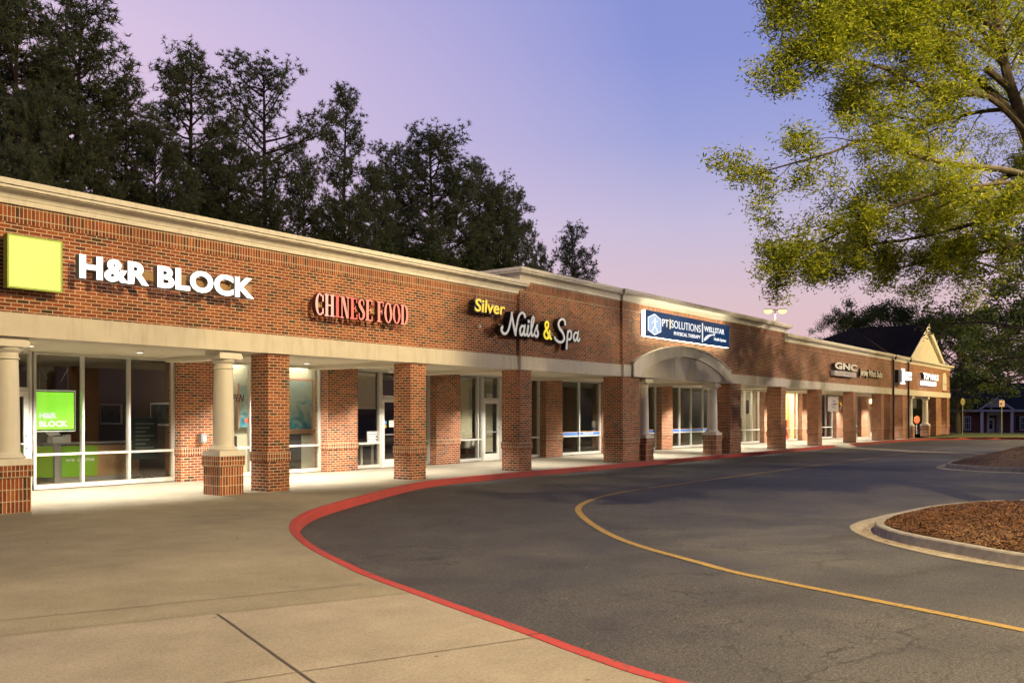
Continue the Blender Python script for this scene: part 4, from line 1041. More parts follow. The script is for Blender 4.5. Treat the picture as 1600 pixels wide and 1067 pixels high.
b = MB(); b.box(xa, xb, 5.6, 5.63, .55, 1.62); rel(b.build('panel', plain('banner_green', (.03, .05, .04), .5)), t)
b = MB()
for k in range(8): b.box(xa + .08, xb - .10 - .12 * (k % 3), 5.594, 5.599, 1.45 - k * .105, 1.49 - k * .105)
rel(b.build('lettering', plain('banner_text', (.22, .25, .22), .6)), t)
b = MB(); b.tube([(xa + .35, 5.65, .55), (xa + .35, 5.65, .1)], .015, 6)
for a in (0, 2.1, 4.2): b.tube([(xa + .35, 5.65, .15), (xa + .35 + .3 * math.cos(a), 5.65 + .3 * math.sin(a), .02)], .012, 6)
rel(b.build('stand', M['dark']), t)

# Chinese restaurant: painting, neon sign, booths
def paintmat():
    m, t, b = mat('seascape_print')
    g = N(t, 'ShaderNodeNewGeometry'); n = N(t, 'ShaderNodeTexNoise'); n.inputs['Scale'].default_value = 2.2; n.inputs['Detail'].default_value = 8; n.inputs['Distortion'].default_value = 1.6
    t.links.new(g.outputs['Position'], n.inputs['Vector']); sx = N(t, 'ShaderNodeSeparateXYZ'); t.links.new(g.outputs['Position'], sx.inputs[0])
    mr = N(t, 'ShaderNodeMapRange'); mr.inputs[1].default_value = 1.2; mr.inputs[2].default_value = 2.9; t.links.new(sx.outputs['Z'], mr.inputs[0])
    ma = N(t, 'ShaderNodeMath', operation='MULTIPLY_ADD'); ma.inputs[1].default_value = .55; t.links.new(mr.outputs[0], ma.inputs[0]); t.links.new(n.outputs['Fac'], ma.inputs[2])
    r = ramp(t, [(.42, (.035, .16, .30)), (.55, (.08, .33, .46)), (.68, (.30, .52, .58)), (.85, (.50, .60, .52)), (1, (.40, .58, .60))]); t.links.new(ma.outputs[0], r.inputs[0]); t.links.new(r.outputs[0], b.inputs['Base Color'])
    return m
yq = 5.5
t = empty('wall_painting', (16.6, yq, 1.2), label='large blue and white seascape painting in a pink frame inside the restaurant window', cat='painting')
xa, xb = F(398, yq), F(489.5, yq); za, zb = Zh(450, 672, yq), Zh(450, 591, yq)
b = MB(); b.box(xa, xb, yq, yq + .05, za, zb); b.box(xa - .2, xb + .05, yq - .05, yq + .04, za - .10, za - .002, 1); rel(b.build('frame', [plain('pink_frame', (.62, .33, .24), .6), M['wood']]), t)
b = MB(); b.box(xa + .06, xb - .06, yq - .008, yq - .001, za + .03, zb - .07); rel(b.build('canvas', paintmat()), t)
b = MB(); b.box(14.1, 18.6, yq + .06, yq + .16, .0, 3.2); b.build('partition_wall', plain('cream_partition', (.62, .60, .48), .8), BLD)
t = empty('wall_painting', (14.9, 5.3, 1.4), label='narrow blue panel painting glimpsed between round column and brick pier', cat='painting')
xa, xb = F(374, 5.3), F(396, 5.3); b = MB(); b.box(xa, xb, 5.3, 5.34, 1.35, 2.55); rel(b.build('canvas', paintmat()), t)
b = MB(); b.box(xa - .05, xa - .003, 5.29, 5.35, 1.3, 2.6); b.box(xb + .003, xb + .05, 5.29, 5.35, 1.3, 2.6); rel(b.build('frame', plain('pink_frame', (.62, .33, .24), .6)), t)
t = empty('neon_sign', (F(378, 4.6), 4.6, 2), label='dark unlit OPEN tube sign in the window right of the round column', cat='neon sign')
letters(t, 'OPEN', F(356, 4.58), F(381.5, 4.58), Zh(370, 627.5, 4.58), Zh(370, 616, 4.58), 4.575, .02, plain('dark_neon', (.10, .015, .02), .3), bold=-.005, shear=.25, name='tube_letter', each=True)
t = empty('window_sticker', (F(387, 4.49), 4.49, 1.4), label='small red oval sticker on the restaurant window beside the brick pier', cat='sticker')
b = MB(); ex, ez = F(387.5, 4.48), Zh(387.5, 657, 4.48); prism(b, [(ex + .10 * math.cos(a), ez + .045 * math.sin(a)) for a in [i * pi / 8 for i in range(16)]], 4.50, 4.505); rel(b.build('disc', plain('sticker_red', (.62, .05, .03), .5)), t)
def booth(x, lab):
    t = empty('booth_seat', (x, 5.0, 0), label=lab, cat='booth seat', group='restaurant booth seats')
    b = MB(); b.box(x, x + .95, 4.98, 5.10, 0, 1.12); rel(b.build('backrest', M['rubber'], bevel=.03), t)
    b = MB(); b.box(x, x + .95, 5.1, 5.42, .0, .45); rel(b.build('seat', M['rubber'], bevel=.03), t)
booth(14.35, 'black booth seat seen low between the column and the brick pier'); booth(16.62, 'black booth seat seen low in the window right of the brick pier')

# blinds and door stickers of the next two bays
def blind(a, c, z0, lab, group='roller blinds in the shop windows', y=4.62):
    t = empty('roller_blind', ((a + c) / 2, y, z0), label=lab, cat='blind', group=group)
    b = MB(); b.box(a, c, y, y + .01, z0, 2.95); rel(b.build('fabric', plain('blind_fabric', (.52, .49, .37), .9)), t)
    b = MB(); b.tube([(a, y + .03, 3.0), (c, y + .03, 3.0)], .05, 10); rel(b.build('roller', M['white']), t)
    b = MB(); b.box(a, c, y - .01, y + .02, z0 - .03, z0 - .001); rel(b.build('bottom_bar', M['white']), t)
blind(PIL[1][1] + .05, S(593) - .06, 1.92, 'cream blind pulled halfway down left of the door with the notice')
blind(PIL[2][1] + .05, S(745.5) - .14, .88, 'cream blind pulled nearly to the transom right of the second brick pier')
blind(S(752) + .20, S(780) - .24, .35, 'long cream blind behind the glass of the white door')
t = empty('notice', (F(582, 4.48), 4.48, .9), label='small black on white printed notice in the corner of a window beside the door', cat='notice')
xa, xb = F(574, 4.48), F(591.5, 4.48); za, zb = Zh(583, 690.5, 4.48), Zh(583, 674, 4.48)
b = MB(); b.box(xa, xb, 4.496, 4.501, za, zb); rel(b.build('sheet', plain('notice_sheet', (.10, .10, .10), .5)), t)
b = MB()
b.box(xa + .04, xb - .04, 4.490, 4.4955, zb - .07, zb - .035)
for k in range(5): b.box(xa + .05, xb - .05 - .07 * (k % 2), 4.490, 4.4955, zb - .13 - k * .05, zb - .10 - k * .05)
for q in ((xa, xb, za, za + .012), (xa, xb, zb - .012, zb), (xa, xa + .012, za, zb), (xb - .012, xb, za, zb)): b.box(q[0], q[1], 4.4893, 4.4953, q[2], q[3])
rel(b.build('lettering', M['white']), t)
t = empty('door_papers', (F(610, 4.44), 4.44, 1.4), label='pale paper sheet and coloured stickers taped inside the dark glass door', cat='papers')
b = MB(); b.box(F(608, 4.46), F(616, 4.46), 4.462, 4.466, 1.30, 1.52, 0); b.box(F(600.5, 4.46), F(604, 4.46), 4.462, 4.466, 1.40, 1.50, 1); b.box(F(600.5, 4.46), F(604, 4.46), 4.462, 4.466, 1.28, 1.38, 2); rel(b.build('sheet', [M['white'], plain('sticker_blue', (.1, .3, .6), .5), plain('sticker_orange', (.6, .35, .05), .5)]), t)
t = empty('white_chair', (F(728, 5.0), 5.0, 0), label='white round-backed salon chair low behind the blind', cat='chair')
cxh = F(730, 5.1); b = MB(); b.lathe([(.18, .45), (.26, .50), (.30, .62), (.29, .80)], cxh, 5.1, 20); rel(b.build('seat', M['white'], smooth=True), t)
b = MB(); b.tube([(cxh, 5.1, .03), (cxh, 5.1, .45)], .03, 8); b.lathe([(.22, .013), (.22, .035)], cxh, 5.1, 16); rel(b.build('base', M['grey']), t)
t = empty('white_table', (F(566, 5.0), 5.0, 0), label='low white table behind the window with the printed notice', cat='table')
xa, xb = F(560, 5.0), F(580, 5.0); b = MB(); b.box(xa, xb, 4.85, 5.3, .70, .74); rel(b.build('tabletop', M['white']), t)
for x in (xa + .04, xb - .04): b = MB(); b.box(x - .03, x + .03, 4.88, 4.94, 0.013, .70); rel(b.build('leg', M['white']), t)
# number over the door
t = empty('door_number', (F(765, 4.48), 4.48, 2.4), label='white number 520 on the glass above the white door', cat='number')
letters(t, '520', F(761, 4.48), F(769.5, 4.48), Zh(765, 622, 4.48), Zh(765, 616, 4.48) + .02, 4.49, .006, M['white'], bold=.02, name='digit')
# window stripes of the therapy clinic
bl = plain('stripe_blue', (.06, .16, .50), .5); og = plain('stripe_orange', (.60, .30, .03), .5)
for a, c, lab in ((PIL[3][1] + .06, PIL[4][0] - .06, 'blue window stripe with orange edge left of the double brick pier'), (PIL[4][1] + .06, PIL[5][0] - .06, 'blue window stripe with orange edge seen left of the portico pilaster'), (PIL[5][1] + .06, PIL[6][0] - .06, 'blue window stripe with orange edge under the middle of the arch')):
    t = empty('window_stripe', ((a + c) / 2, 4.5, .9), label=lab, cat='window stripe', group='blue stripes along the clinic windows')
    b = MB(); b.box(a, c, 4.498, 4.503, .84, .96); rel(b.build('blue_band', bl), t); b = MB(); b.box(a, c, 4.498, 4.503, .961, .985); rel(b.build('orange_edge', og), t)
    if 'double' in lab: letters(t, 'WELLSTAR', F(911, 4.49), F(927, 4.49), .87, .93, 4.493, .003, M['white'], bold=.01, name='lettering', each=False)
t = empty('sanitizer_stand', (F(929, 4.75), 4.75, 0), label='white and blue hand sanitizer stand behind the grey clinic window', cat='sanitizer stand')
x = F(929, 4.75); b = MB(); b.box(x - .10, x + .10, 4.75, 4.85, 1.16, 1.42); rel(b.build('dispenser', M['white'], bevel=.02), t); b = MB(); b.box(x - .11, x + .11, 4.74, 4.86, .98, 1.13); rel(b.build('drip_tray', bl), t); b = MB(); b.tube([(x, 4.85, 0.02), (x, 4.85, 1.2)], .03, 8); rel(b.build('pole', M['grey']), t)

# bright shop: displays in red, yellow and white
def display(px, y, h, m, lab, w=.25, z0=0.013):
    t = empty('display_stand', (F(px, y), y, 0), label=lab, cat='display stand', group='displays in the bright shop')
    x = F(px, y); b = MB(); b.box(x - w, x + w, y, y + .12, z0, h * .5); b.box(x - w * .8, x + w * .6, y - .02, y + .10, h * .5 + .001, h); rel(b.build('panel', m, bevel=.03), t)
    b = MB(); b.box(x - w * 1.2, x + w * 1.2, y + .13, y + .3, z0, .25); rel(b.build('foot', M['white']), t)
display(1228.5, 4.8, 1.35, plain('display_red', (.70, .05, .12), .5), 'pink red display figure low in the bright shop window', .3)
display(1233, 5.6, 2.9, plain('display_yellow', (.85, .45, .03), .5), 'tall yellow orange banner inside the bright shop window', .22)
display(1237, 6.4, 1.4, plain('display_orange', (.8, .3, .05), .5), 'small orange display at the right side of the bright shop', .15)
display(1157, 5.6, 1.5, plain('display_dark', (.10, .05, .03), .5), 'dark coat rack shape beside the salon door', .25)
display(1181, 5.2, 1.9, plain('display_brown', (.18, .10, .05), .5), 'tall narrow brown display at the right edge of the salon window', .12)
t = empty('wall_poster', (F(1168, 4.6), 4.6, 1.9), label='purple grey poster in the upper salon window', cat='poster')
b = MB(); b.box(F(1165.5, 4.55), F(1170, 4.55), 4.54, 4.55, 1.75, 2.55); rel(b.build('sheet', plain('poster_purple', (.10, .07, .12), .5, noise=.5, nscale=8)), t)
# purple glow shop
t = empty('led_panel', (F(1312, 5), 5, 0), label='glowing violet light panel in the shop behind the hanging banner', cat='light panel')
b = MB(); b.box(F(1308.5, 4.9), F(1313.5, 4.9), 4.9, 4.95, .85, 2.1); rel(b.build('tube_light', emit('violet_glow', (.22, .03, 1), 1.4)), t)
b = MB(); b.box(F(1313.8, 4.9), F(1318, 4.9), 4.9, 4.95, .1, 2.1); rel(b.build('curtain', emit('violet_dim', (.14, .0, .35), .6)), t)
t = empty('hanging_lantern', (F(1312, 4.6), 4.6, 2.4), label='yellow orange balloon cluster hanging above the violet glow', cat='lantern')
for dx, z, m in ((0, 2.62, og), (.15, 2.5, emit('amber', (1, .5, .03), .6)), (.35, 2.35, M['white']), (.1, 2.15, M['white'])):
    b = MB(); b.lathe([(.02, z - .14), (.11, z - .08), (.14, z), (.11, z + .09), (.02, z + .14)], F(1311, 4.2) + dx, 4.2, 12); rel(b.build('balloon', m, smooth=True), t)
# banner hung between two piers
yq = 1.0
t = empty('hanging_banner', (F(1302, yq), yq, 2.7), label='white cloth banner with dark handwriting hanging from the soffit between two piers', cat='banner')
xa, xb = F(1293.5, yq), F(1310.5, yq); za, zb = Zh(1302, 643, yq), Zh(1302, 618.5, yq)
b = MB(); nseg = 14
for i in range(nseg):
    x0 = xa + (xb - xa) * i / nseg; x1 = xa + (xb - xa) * (i + 1) / nseg; y0 = yq + .04 * math.sin(i * .9); y1 = yq + .04 * math.sin((i + 1) * .9)
    b.face([(x0, y0, za + .03 * math.sin(i)), (x1, y1, za + .03 * math.sin(i + 1)), (x1, y1, zb), (x0, y0, zb)]); b.face([(x0, y0 + .006, za + .03 * math.sin(i)), (x0, y0 + .006, zb), (x1, y1 + .006, zb), (x1, y1 + .006, za + .03 * math.sin(i + 1))])
rel(b.build('cloth', plain('banner_cloth', (.62, .56, .52), .9)), t)
b = MB(); qr = random.Random(5)
for zz, x_a, x_b in ((.50, .6, 1.3), (.33, .45, 1.5), (.14, .6, 1.35)):
    pts = []; xx = xa + x_a
    while xx < xa + x_b: pts.append((xx, za + .12 + zz + qr.uniform(-.05, .06), .018)); xx += .055
    ribbon(b, catmull(pts, 3), yq - .056, .003)
rel(b.build('handwriting', plain('ink', (.05, .05, .08), .6)), t)
b = MB(); b.tube([(xa - .3, yq, zb + .02), (xb + .6, yq, zb + .02)], .02, 6); b.tube([(xa, yq, zb), (xa, yq, 3.13)], .008, 5); b.tube([(xb, yq, zb), (xb, yq, 3.13)], .008, 5); rel(b.build('rod', M['dark']), t)
# wall lantern by the far door
t = empty('wall_lantern', (F(1361, 4.0), 4.0, 2.6), label='glowing amber wall lantern beside the far shop door', cat='wall lamp')
x = F(1361, 4.1); b = MB(); b.lathe([(.05, 2.58), (.10, 2.64), (.12, 2.76), (.09, 2.86), (.03, 2.92)], x, 4.1, 12); rel(b.build('lamp_globe', emit('amber_globe', (1, .72, .30), 9), smooth=True), t)
b = MB(); b.tube([(x, 4.1, 2.92), (x, 4.2, 2.98), (x, 4.42, 2.98)], .02, 6); rel(b.build('bracket', M['dark']), t)
fixture('POINT', 'lantern_light', (x, 3.9, 2.7), 25, (1, .7, .35), None, .1)
# security camera under the soffit
t = empty('security_camera', (F(613, 2.5), 2.5, 3.0), label='small white security camera under the soffit left of the second brick pier', cat='camera')
x = F(612.5, 2.6); b = MB(); b.box(x - .05, x + .05, 2.5, 2.7, 2.94, 3.04); rel(b.build('housing', M['white'], bevel=.01), t); b = MB(); b.tube([(x, 2.6, 3.04), (x, 2.6, 3.13)], .02, 8); rel(b.build('mount', M['grey']), t)
b = MB(); x = F(748.5, 0); 
t = empty('parapet_spotlight', (F(748, 0), -.05, 4.3), label='tiny white fitting on the brick below the yellow letters', cat='wall fitting')
x = F(748.5, -.05); z = Zh(748.5, 510, -.05); b = MB(); b.box(x - .03, x + .03, -.10, -.001, z - .04, z + .05); rel(b.build('fitting', M['white'], bevel=.01), t)

# ============================================================ STREET FURNITURE
def sign_post(px, py_base, top_z, plate, lab, name, mat_plate, Z=None, w=.6, h=.75, zc=None, shape='rect', pm='grey', rim=None):
    x, y = G(px, py_base, -.0) if Z is None else tuple(P(px, 600, Z)[:2])
    g = dip(x, y)
    t = empty(name, (x, y, g), math.atan2(SA, CA) - R(90), label=lab, cat='street sign')
    b = MB(); b.tube([(0, 0, -.05), (0, 0, top_z)], .03, 8); b.build('post', M[pm], t)
    b = MB()
    if shape == 'rect': pts = [(-w / 2, zc - h / 2), (w / 2, zc - h / 2), (w / 2, zc + h / 2), (-w / 2, zc + h / 2)]
    else: pts = [(w / 2 * math.cos(a), zc + h / 2 * math.sin(a)) for a in [R(22.5) + i * pi / 4 for i in range(8)]]
    prism(b, pts, -.045, -.035); b.build('plate', mat_plate, t)
    return t
M['postyellow'] = plain('pale_post', (.26, .26, .12), .6)
sign_post(1425, 683, 2.9, None, 'grey plate on a pale post in front of the portico at the far end', 'road_sign', plain('plate_dull', (.16, .14, .16), .6), w=.62, h=.72, zc=2.55, pm='postyellow')
sign_post(1504, 677, 2.95, None, 'yellow green back of an eight sided sign on the lawn beside the far tree', 'stop_sign', plain('plate_yellow', (.20, .18, .06), .6), Z=74, w=.38, h=.62, zc=2.75, shape='oct', pm='postyellow')
sign_post(1565, 679, 2.9, None, 'small pinkish square sign on a pale post before the far brick office', 'road_sign', plain('plate_pink', (.42, .28, .24), .6), Z=70, w=.42, h=.5, zc=2.55, pm='postyellow')
t = empty('round_sign', (F(1433, 2), 2.0, 0), label='bright orange red round sign seen through the far portico', cat='street sign')
x0_, y0_ = tuple(P(1432.2, 600, 76)[:2]); t.location = (x0_, y0_, 0); t.rotation_euler = (0, 0, math.atan2(SA, CA) - R(90))
b = MB(); prism(b, [(.25 * math.cos(a), 1.25 + .33 * math.sin(a)) for a in [i * pi / 10 for i in range(20)]], -.06, -.03); b.build('plate', plain('orange_plate', (.30, .045, .010), .6), t)
b = MB(); b.tube([(0, 0, -.05), (0, 0, 1.3)], .03, 8); b.build('post', M['grey'], t)

# parking lot lamps
def lot_lamp(x, y, h, lab, power, heads=((.9, 0), (-.9, 0)), rz=0, aim=None, glow=60, lit=True, grp='parking lot lamps', ls=1.0, col=WARM, sp=R(165)):
    t = empty('parking_lot_lamp', (x, y, 0), rz, label=lab, cat='street lamp', group=grp)
    b = MB(); b.lathe([(.28, -.2), (.28, .55), (.24, .6)], 0, 0, 16); b.build('base', M['curbcon'], t)
    b = MB(); b.tube([(0, 0, .5), (0, 0, h)], [.09, .06], 10); b.build('pole', plain('pole_paint', (.45, .40, .33), .5), t)
    gm = emit('lamp_glow', (1, .70, .22), glow)
    for hx, hy in heads:
        b = MB(); b.tube([(0, 0, h - .05), (hx * .6, hy * .6, h)], .035, 8); b.box(hx - .32, hx + .32, hy - .2, hy + .2, h - .02, h + (.14 if ls == 1 else .05)); b.build('lamp_head', M['dark'], t)
        b = MB(); b.lathe([(.05 * ls, h - .02 - .18 * ls), (.13 * ls, h - .02 - .16 * ls), (.19 * ls, h - .02 - .1 * ls), (.20 * ls, h - .022)], hx, hy, 16); b.build('lamp_lens', gm, t, smooth=True)
    if lit:
        fixture('SPOT', 'lot_light', (x, y, h - .36), power, col, t, .22, sp, aim, .35)
    return t
lot_lamp(8.5, -20.5, 13.5, 'parking lot lamp behind the camera lighting the near shops', P_LOT, aim=(14, -2, 1.5), rz=R(-30))
lot_lamp(46.0, -26, 11.2, 'parking lot lamp out in the lot facing the middle shops', P_LOT * 1.0, aim=(33, 0, 2), rz=0, col=(1, .84, .68))
lot_lamp(77.5, -14.5, 10.5, 'parking lot lamp lighting the gabled end of the row', P_LOT * .85, aim=(72, 0, 2.5), rz=0, col=(1, .73, .30))
lot_lamp(22.2, -17.6, 10.4, 'parking lot lamp standing beyond the trunk of the willow oak', P_LOT * .42, aim=(17, -12.8, 5.8), sp=R(84), rz=R(40))
q = P(1211.5, 484, 78)
b_ = lot_lamp(q.x, q.y, q.z, 'twin headed lamp post glowing above the roof line', 900, heads=((.62, 0), (-.62, 0)), rz=math.atan2(SA, CA) - R(90), aim=(q.x, q.y, 0), glow=2.4, ls=1.75)


# ============================================================ FAR OFFICE
Zo = 110; ppm = 1400 / Zo
org = P(800, 647, Zo); rz = math.atan2(SA, CA) - R(90); gz = -.60
OB = empty('brick_office', (org.x, org.y, gz), rz, label='low dark brick office with white porch and black roof beyond the lawn', cat='building')
def ox(px): return (px - 800) / ppm
obrick = plain('office_brick', (.19, .075, .055), .9, noise=.25, nscale=5)
H0 = 2.62
b = MB(); xL, xR = ox(1440), ox(1760)
b.box(xL, ox(1542), 0, 9, -.3, H0); b.box(ox(1567.5), xR, 0, 9, -.3, H0); b.box(ox(1542), ox(1567.5), 1.2, 9, -.3, H0); b.build('wall', obrick, OB)
b = MB(); b.box(xL - .4, xR + .4, -.45, 9.4, H0, H0 + .27); b.build('fascia', plain('office_trim', (.62, .60, .62), .6), OB)
b = MB(); zr = H0 + .272; rr_ = 3.4
b.face([(xL - .4, -.45, zr), (xR + .4, -.45, zr), (xR - 4, 4.5, zr + rr_), (xL + 4, 4.5, zr + rr_)]); b.face([(xR + .4, 9.4, zr), (xL - .4, 9.4, zr), (xL + 4, 4.5, zr + rr_), (xR - 4, 4.5, zr + rr_)])
b.face([(xL - .4, 9.4, zr), (xL - .4, -.45, zr), (xL + 4, 4.5, zr + rr_)]); b.face([(xR + .4, -.45, zr), (xR + .4, 9.4, zr), (xR - 4, 4.5, zr + rr_)]); b.build('roof', plain('office_roof', (.022, .022, .028), .9, noise=.3, nscale=4), OB)
g0, g1 = ox(1514), ox(1572); gm_ = (g0 + g1) / 2; gh = 1.45
b = MB(); prism(b, [(g0 + .5, zr + .28), (g1 - .5, zr + .28), (gm_, zr + gh - .1)], -1.9, -1.6); b.build('gable', plain('gable_siding', (.50, .47, .50), .8), OB)
b = MB(); wt = .17
for sg, gx in ((-1, g0), (1, g1)):
    q = [(gx, zr), (gx - sg * .45, zr), (gm_, zr + gh - .2), (gm_, zr + gh)]; prism(b, q if sg < 0 else q[::-1], -2.1 - .003 * (sg > 0), -1.88)
b.box(g0, g1, -2.0, -.46, H0 + .0, H0 + .25); b.build('porch_trim', plain('office_white', (.60, .58, .62), .6), OB)
b = MB(); b.face([(g0 - .1, -2.1, zr - .0), (gm_, -2.1, zr + gh + .02), (gm_, 2.2, zr + gh + .02), (g0 - .1, -.4, zr)]); b.face([(g1 + .1, -2.1, zr), (g1 + .1, -.4, zr), (gm_, 2.2, zr + gh + .02), (gm_, -2.1, zr + gh + .02)]); b.face([(g0 + .4, -1.95, zr + .002), (g1 - .4, -1.95, zr + .002), (g1 - .6, -1.88, zr + .27), (g0 + .6, -1.88, zr + .27)]); b.build('porch_roof', M['roof'], OB)
ow = plain('office_white', (.80, .78, .80), .6)
for pxx in (1522.5, 1568.5): b = MB(); b.box(ox(pxx) - .12, ox(pxx) + .12, -1.9, -1.66, -.1, H0); b.build('porch_column', ow, OB)
def owin(px0, px1):
    b = MB(); x0, x1 = ox(px0), ox(px1); z0, z1 = .35, 2.05
    for q in ((x0, x1, z1 - .09, z1), (x0, x1, z0, z0 + .09), (x0, x0 + .09, z0, z1), (x1 - .09, x1, z0, z1)): b.box(q[0], q[1], -.05, .0, q[2], q[3])
    b.box(x0 + .09, x1 - .09, -.04, -.001, (z0 + z1) / 2 - .03, (z0 + z1) / 2 + .03)
    for k in (1, 2): xx = x0 + (x1 - x0) * k / 3; b.box(xx - .015, xx + .015, -.035, -.002, z0 + .09, z1 - .09)
    for k in (1, 2, 4, 5): zz = z0 + (z1 - z0) * k / 6; b.box(x0 + .09, x1 - .09, -.034, -.003, zz - .012, zz + .012)
    f = b.build('window', ow, OB); b = MB(); b.box(x0 + .05, x1 - .05, -.02, -.004, z0 + .05, z1 - .05); b.build('glass_pane', plain('office_glass', (.02, .03, .04), .1), f)
owin(1505.8, 1516.8); owin(1593, 1605); owin(1640, 1652)
b = MB(); b.box(ox(1588), ox(1592.5), -.05, -.001, .35, 2.05); b.box(ox(1605.5), ox(1610), -.05, -.001, .35, 2.05); b.build('shutter', plain('shutter_blue', (.012, .016, .03), .6), OB)
b = MB(); b.box(ox(1542.5), ox(1545.5), -.02, 1.2, -.1, H0 - .01); b.box(ox(1564.5), ox(1567), -.02, 1.2, -.1, H0 - .01); b.box(ox(1545.5), ox(1564.5), -.02, 1.2, 2.2, H0 - .01); b.build('entry_surround', ow, OB)
b = MB(); b.box(ox(1549), ox(1561.5), 1.10, 1.17, 0, 1.85); d_ = b.build('door', ow, OB); b = MB(); b.box(ox(1551.3), ox(1558), 1.08, 1.095, .5, 1.5); b.build('glass_pane', plain('office_glass', (.015, .015, .02), .1), d_)
b = MB(); b.box(ox(1553.2), ox(1556), 1.07, 1.079, 1.1, 1.25); b.build('notice', M['white'], d_)

# ============================================================ TREES
def leaves_at(pts, rng, per, spread, ls, lw, tilt=.6):
    """pts (n,3) twig points; lanceolate leaf = 4-vertex diamond"""
    pts = np.repeat(np.asarray(pts), per, axis=0); n = len(pts)
    c = pts + rng.normal(0, spread, (n, 3)) * np.array([1, 1, .8])
    d = rng.normal(0, 1, (n, 3)); d[:, 2] = d[:, 2] * tilt - .25; d /= np.linalg.norm(d, axis=1)[:, None]
    s = np.cross(d, rng.normal(0, 1, (n, 3))); s /= np.linalg.norm(s, axis=1)[:, None] + 1e-9
    L = (ls * rng.uniform(.6, 1.25, n))[:, None]; w = (lw * rng.uniform(.7, 1.25, n))[:, None]
    V = np.empty((n, 4, 3)); V[:, 0] = c - d * L * .5; V[:, 1] = c + s * w * .5; V[:, 2] = c + d * L * .5; V[:, 3] = c - s * w * .5
    return V.reshape(-1, 3), rng.uniform(0, 1, n)
def vec(p): return Vector(p)
def grow(limb, rng, mbk, twigs, n2, len2, r0, up=.15, depth=2, droop=.0, t0=.15, bias=None):
    """side branches along a limb polyline, recursing; collects twig points for leaves"""
    L = len(limb)
    for _ in range(n2):
        t = t0 + (1 - t0) * rng.random() ** .8; f = t * (L - 1); i = min(int(f), L - 2); p = limb[i].lerp(limb[i + 1], f - i)
        d = (limb[i + 1] - limb[i]).normalized(); q = Vector(rng.normal(0, 1, 3)); q = (q - d * q.dot(d)).normalized()
        dirv = (d * rng.uniform(.4, 1.0) + q * rng.uniform(.5, 1.0) + Vector((0, 0, up))).normalized()
        ln = len2 * rng.uniform(.5, 1.15) * (1.15 - .5 * t); br = [p.copy()]; steps = 5; cur = p.copy(); dd = dirv
        for k in range(steps):
            dd = (dd + Vector(rng.normal(0, .17, 3)) + Vector((0, 0, -droop))).normalized(); cur = cur + dd * ln / steps; br.append(cur.copy())
        rr = r0 * (1.1 - .6 * t)
        mbk.tube(br, [rr * (1 - .8 * k / steps) for k in range(steps + 1)], 5 if rr < .03 else 7, cap=False)
        if depth > 1: grow(br, rng, mbk, twigs, max(3, int(ln * 4.5)), ln * .5, rr * .45, up, depth - 1, droop, .1)
        else:
            for k in range(1, steps + 1):
                twigs.append(tuple(br[k])); 
                if k < steps: twigs += [tuple(br[k].lerp(br[k + 1], .33)), tuple(br[k].lerp(br[k + 1], .67))]

# --- the willow oak whose limbs hang in from the right
rng = np.random.default_rng(11)
OAK = empty('willow_oak', tuple(P(1650, 640, 16.2)[:2]) + (0,), label='large willow oak with lamp-lit yellow green leaves overhanging from the right', cat='tree')
ob = Vector((OAK.location.x, OAK.location.y, 0))
tr = MB(); tw = []
def OP(px, py, Z): return P(px, py, Z)
fork = OP(1640, 300, 16.2); top1 = OP(1545, -5, 15.6)
trunk = [ob + Vector((0, 0, -.1)), ob + Vector((.02, .05, .6)), ob + Vector((.0, .08, 2.6)), OP(1652, 420, 16.3), fork]
tr.tube(trunk, [.34, .27, .23, .215, .20], 14)
limbs = []
def limb(pts, r0, r1, n=4):
    q = [Vector(p) for p in smooth([tuple(p) for p in pts], n)]; m = len(q); tr.tube(q, [r0 + (r1 - r0) * i / (m - 1) for i in range(m)], 9, cap=True); limbs.append(q); return q
L = {}
L['lead'] = limb([fork, OP(1598, 190, 16.0), OP(1572, 110, 15.8), OP(1560, 40, 15.7), OP(1543, -40, 15.6), OP(1530, -180, 15.4)], .115, .03)
L['lead2'] = limb([fork, OP(1640, 150, 16.4), OP(1600, 60, 16.6), OP(1565, 0, 16.8), OP(1540, -120, 17)], .075, .02)
L['b'] = limb([OP(1660, 292, 16.2), OP(1580, 268, 15.5), OP(1500, 258, 15.0), OP(1445, 247, 14.7), OP(1400, 230, 14.5), OP(1350, 219, 14.3), OP(1300, 238, 14.1), OP(1215, 262, 13.9), OP(1168, 276, 13.8)], .062, .006)
L['b2'] = limb([OP(1650, 300, 16.2), OP(1590, 270, 15.7), OP(1540, 296, 15.4), OP(1470, 300, 15.2), OP(1380, 330, 15.0), OP(1300, 370, 14.9), OP(1250, 392, 14.8), OP(1222, 402, 14.7)], .060, .007)
L['c'] = limb([OP(1610, 215, 16.0), OP(1545, 152, 15.6), OP(1470, 148, 15.3), OP(1395, 112, 15.0), OP(1330, 95, 14.8), OP(1275, 90, 14.6), OP(1235, 104, 14.5)], .055, .006)
L['d'] = limb([OP(1600, 200, 16.0), OP(1545, 140, 15.9), OP(1500, 110, 15.9), OP(1455, 80, 15.9), OP(1390, 40, 15.8), OP(1300, 10, 15.7)], .070, .010)
L['g'] = limb([OP(1575, 105, 15.8), OP(1510, 58, 15.4), OP(1440, 52, 15.1), OP(1370, 62, 14.8), OP(1300, 25, 14.5), OP(1200, 0, 14.2)], .042, .006)
L['h'] = limb([OP(1570, 60, 15.8), OP(1480, -10, 15.2), OP(1390, -50, 14.8), OP(1290, -60, 14.5), OP(1200, -40, 14.2)], .045, .007)
L['e'] = limb([OP(1650, 300, 16.2), OP(1590, 285, 15.4), OP(1516, 293, 14.9)], .050, .030)
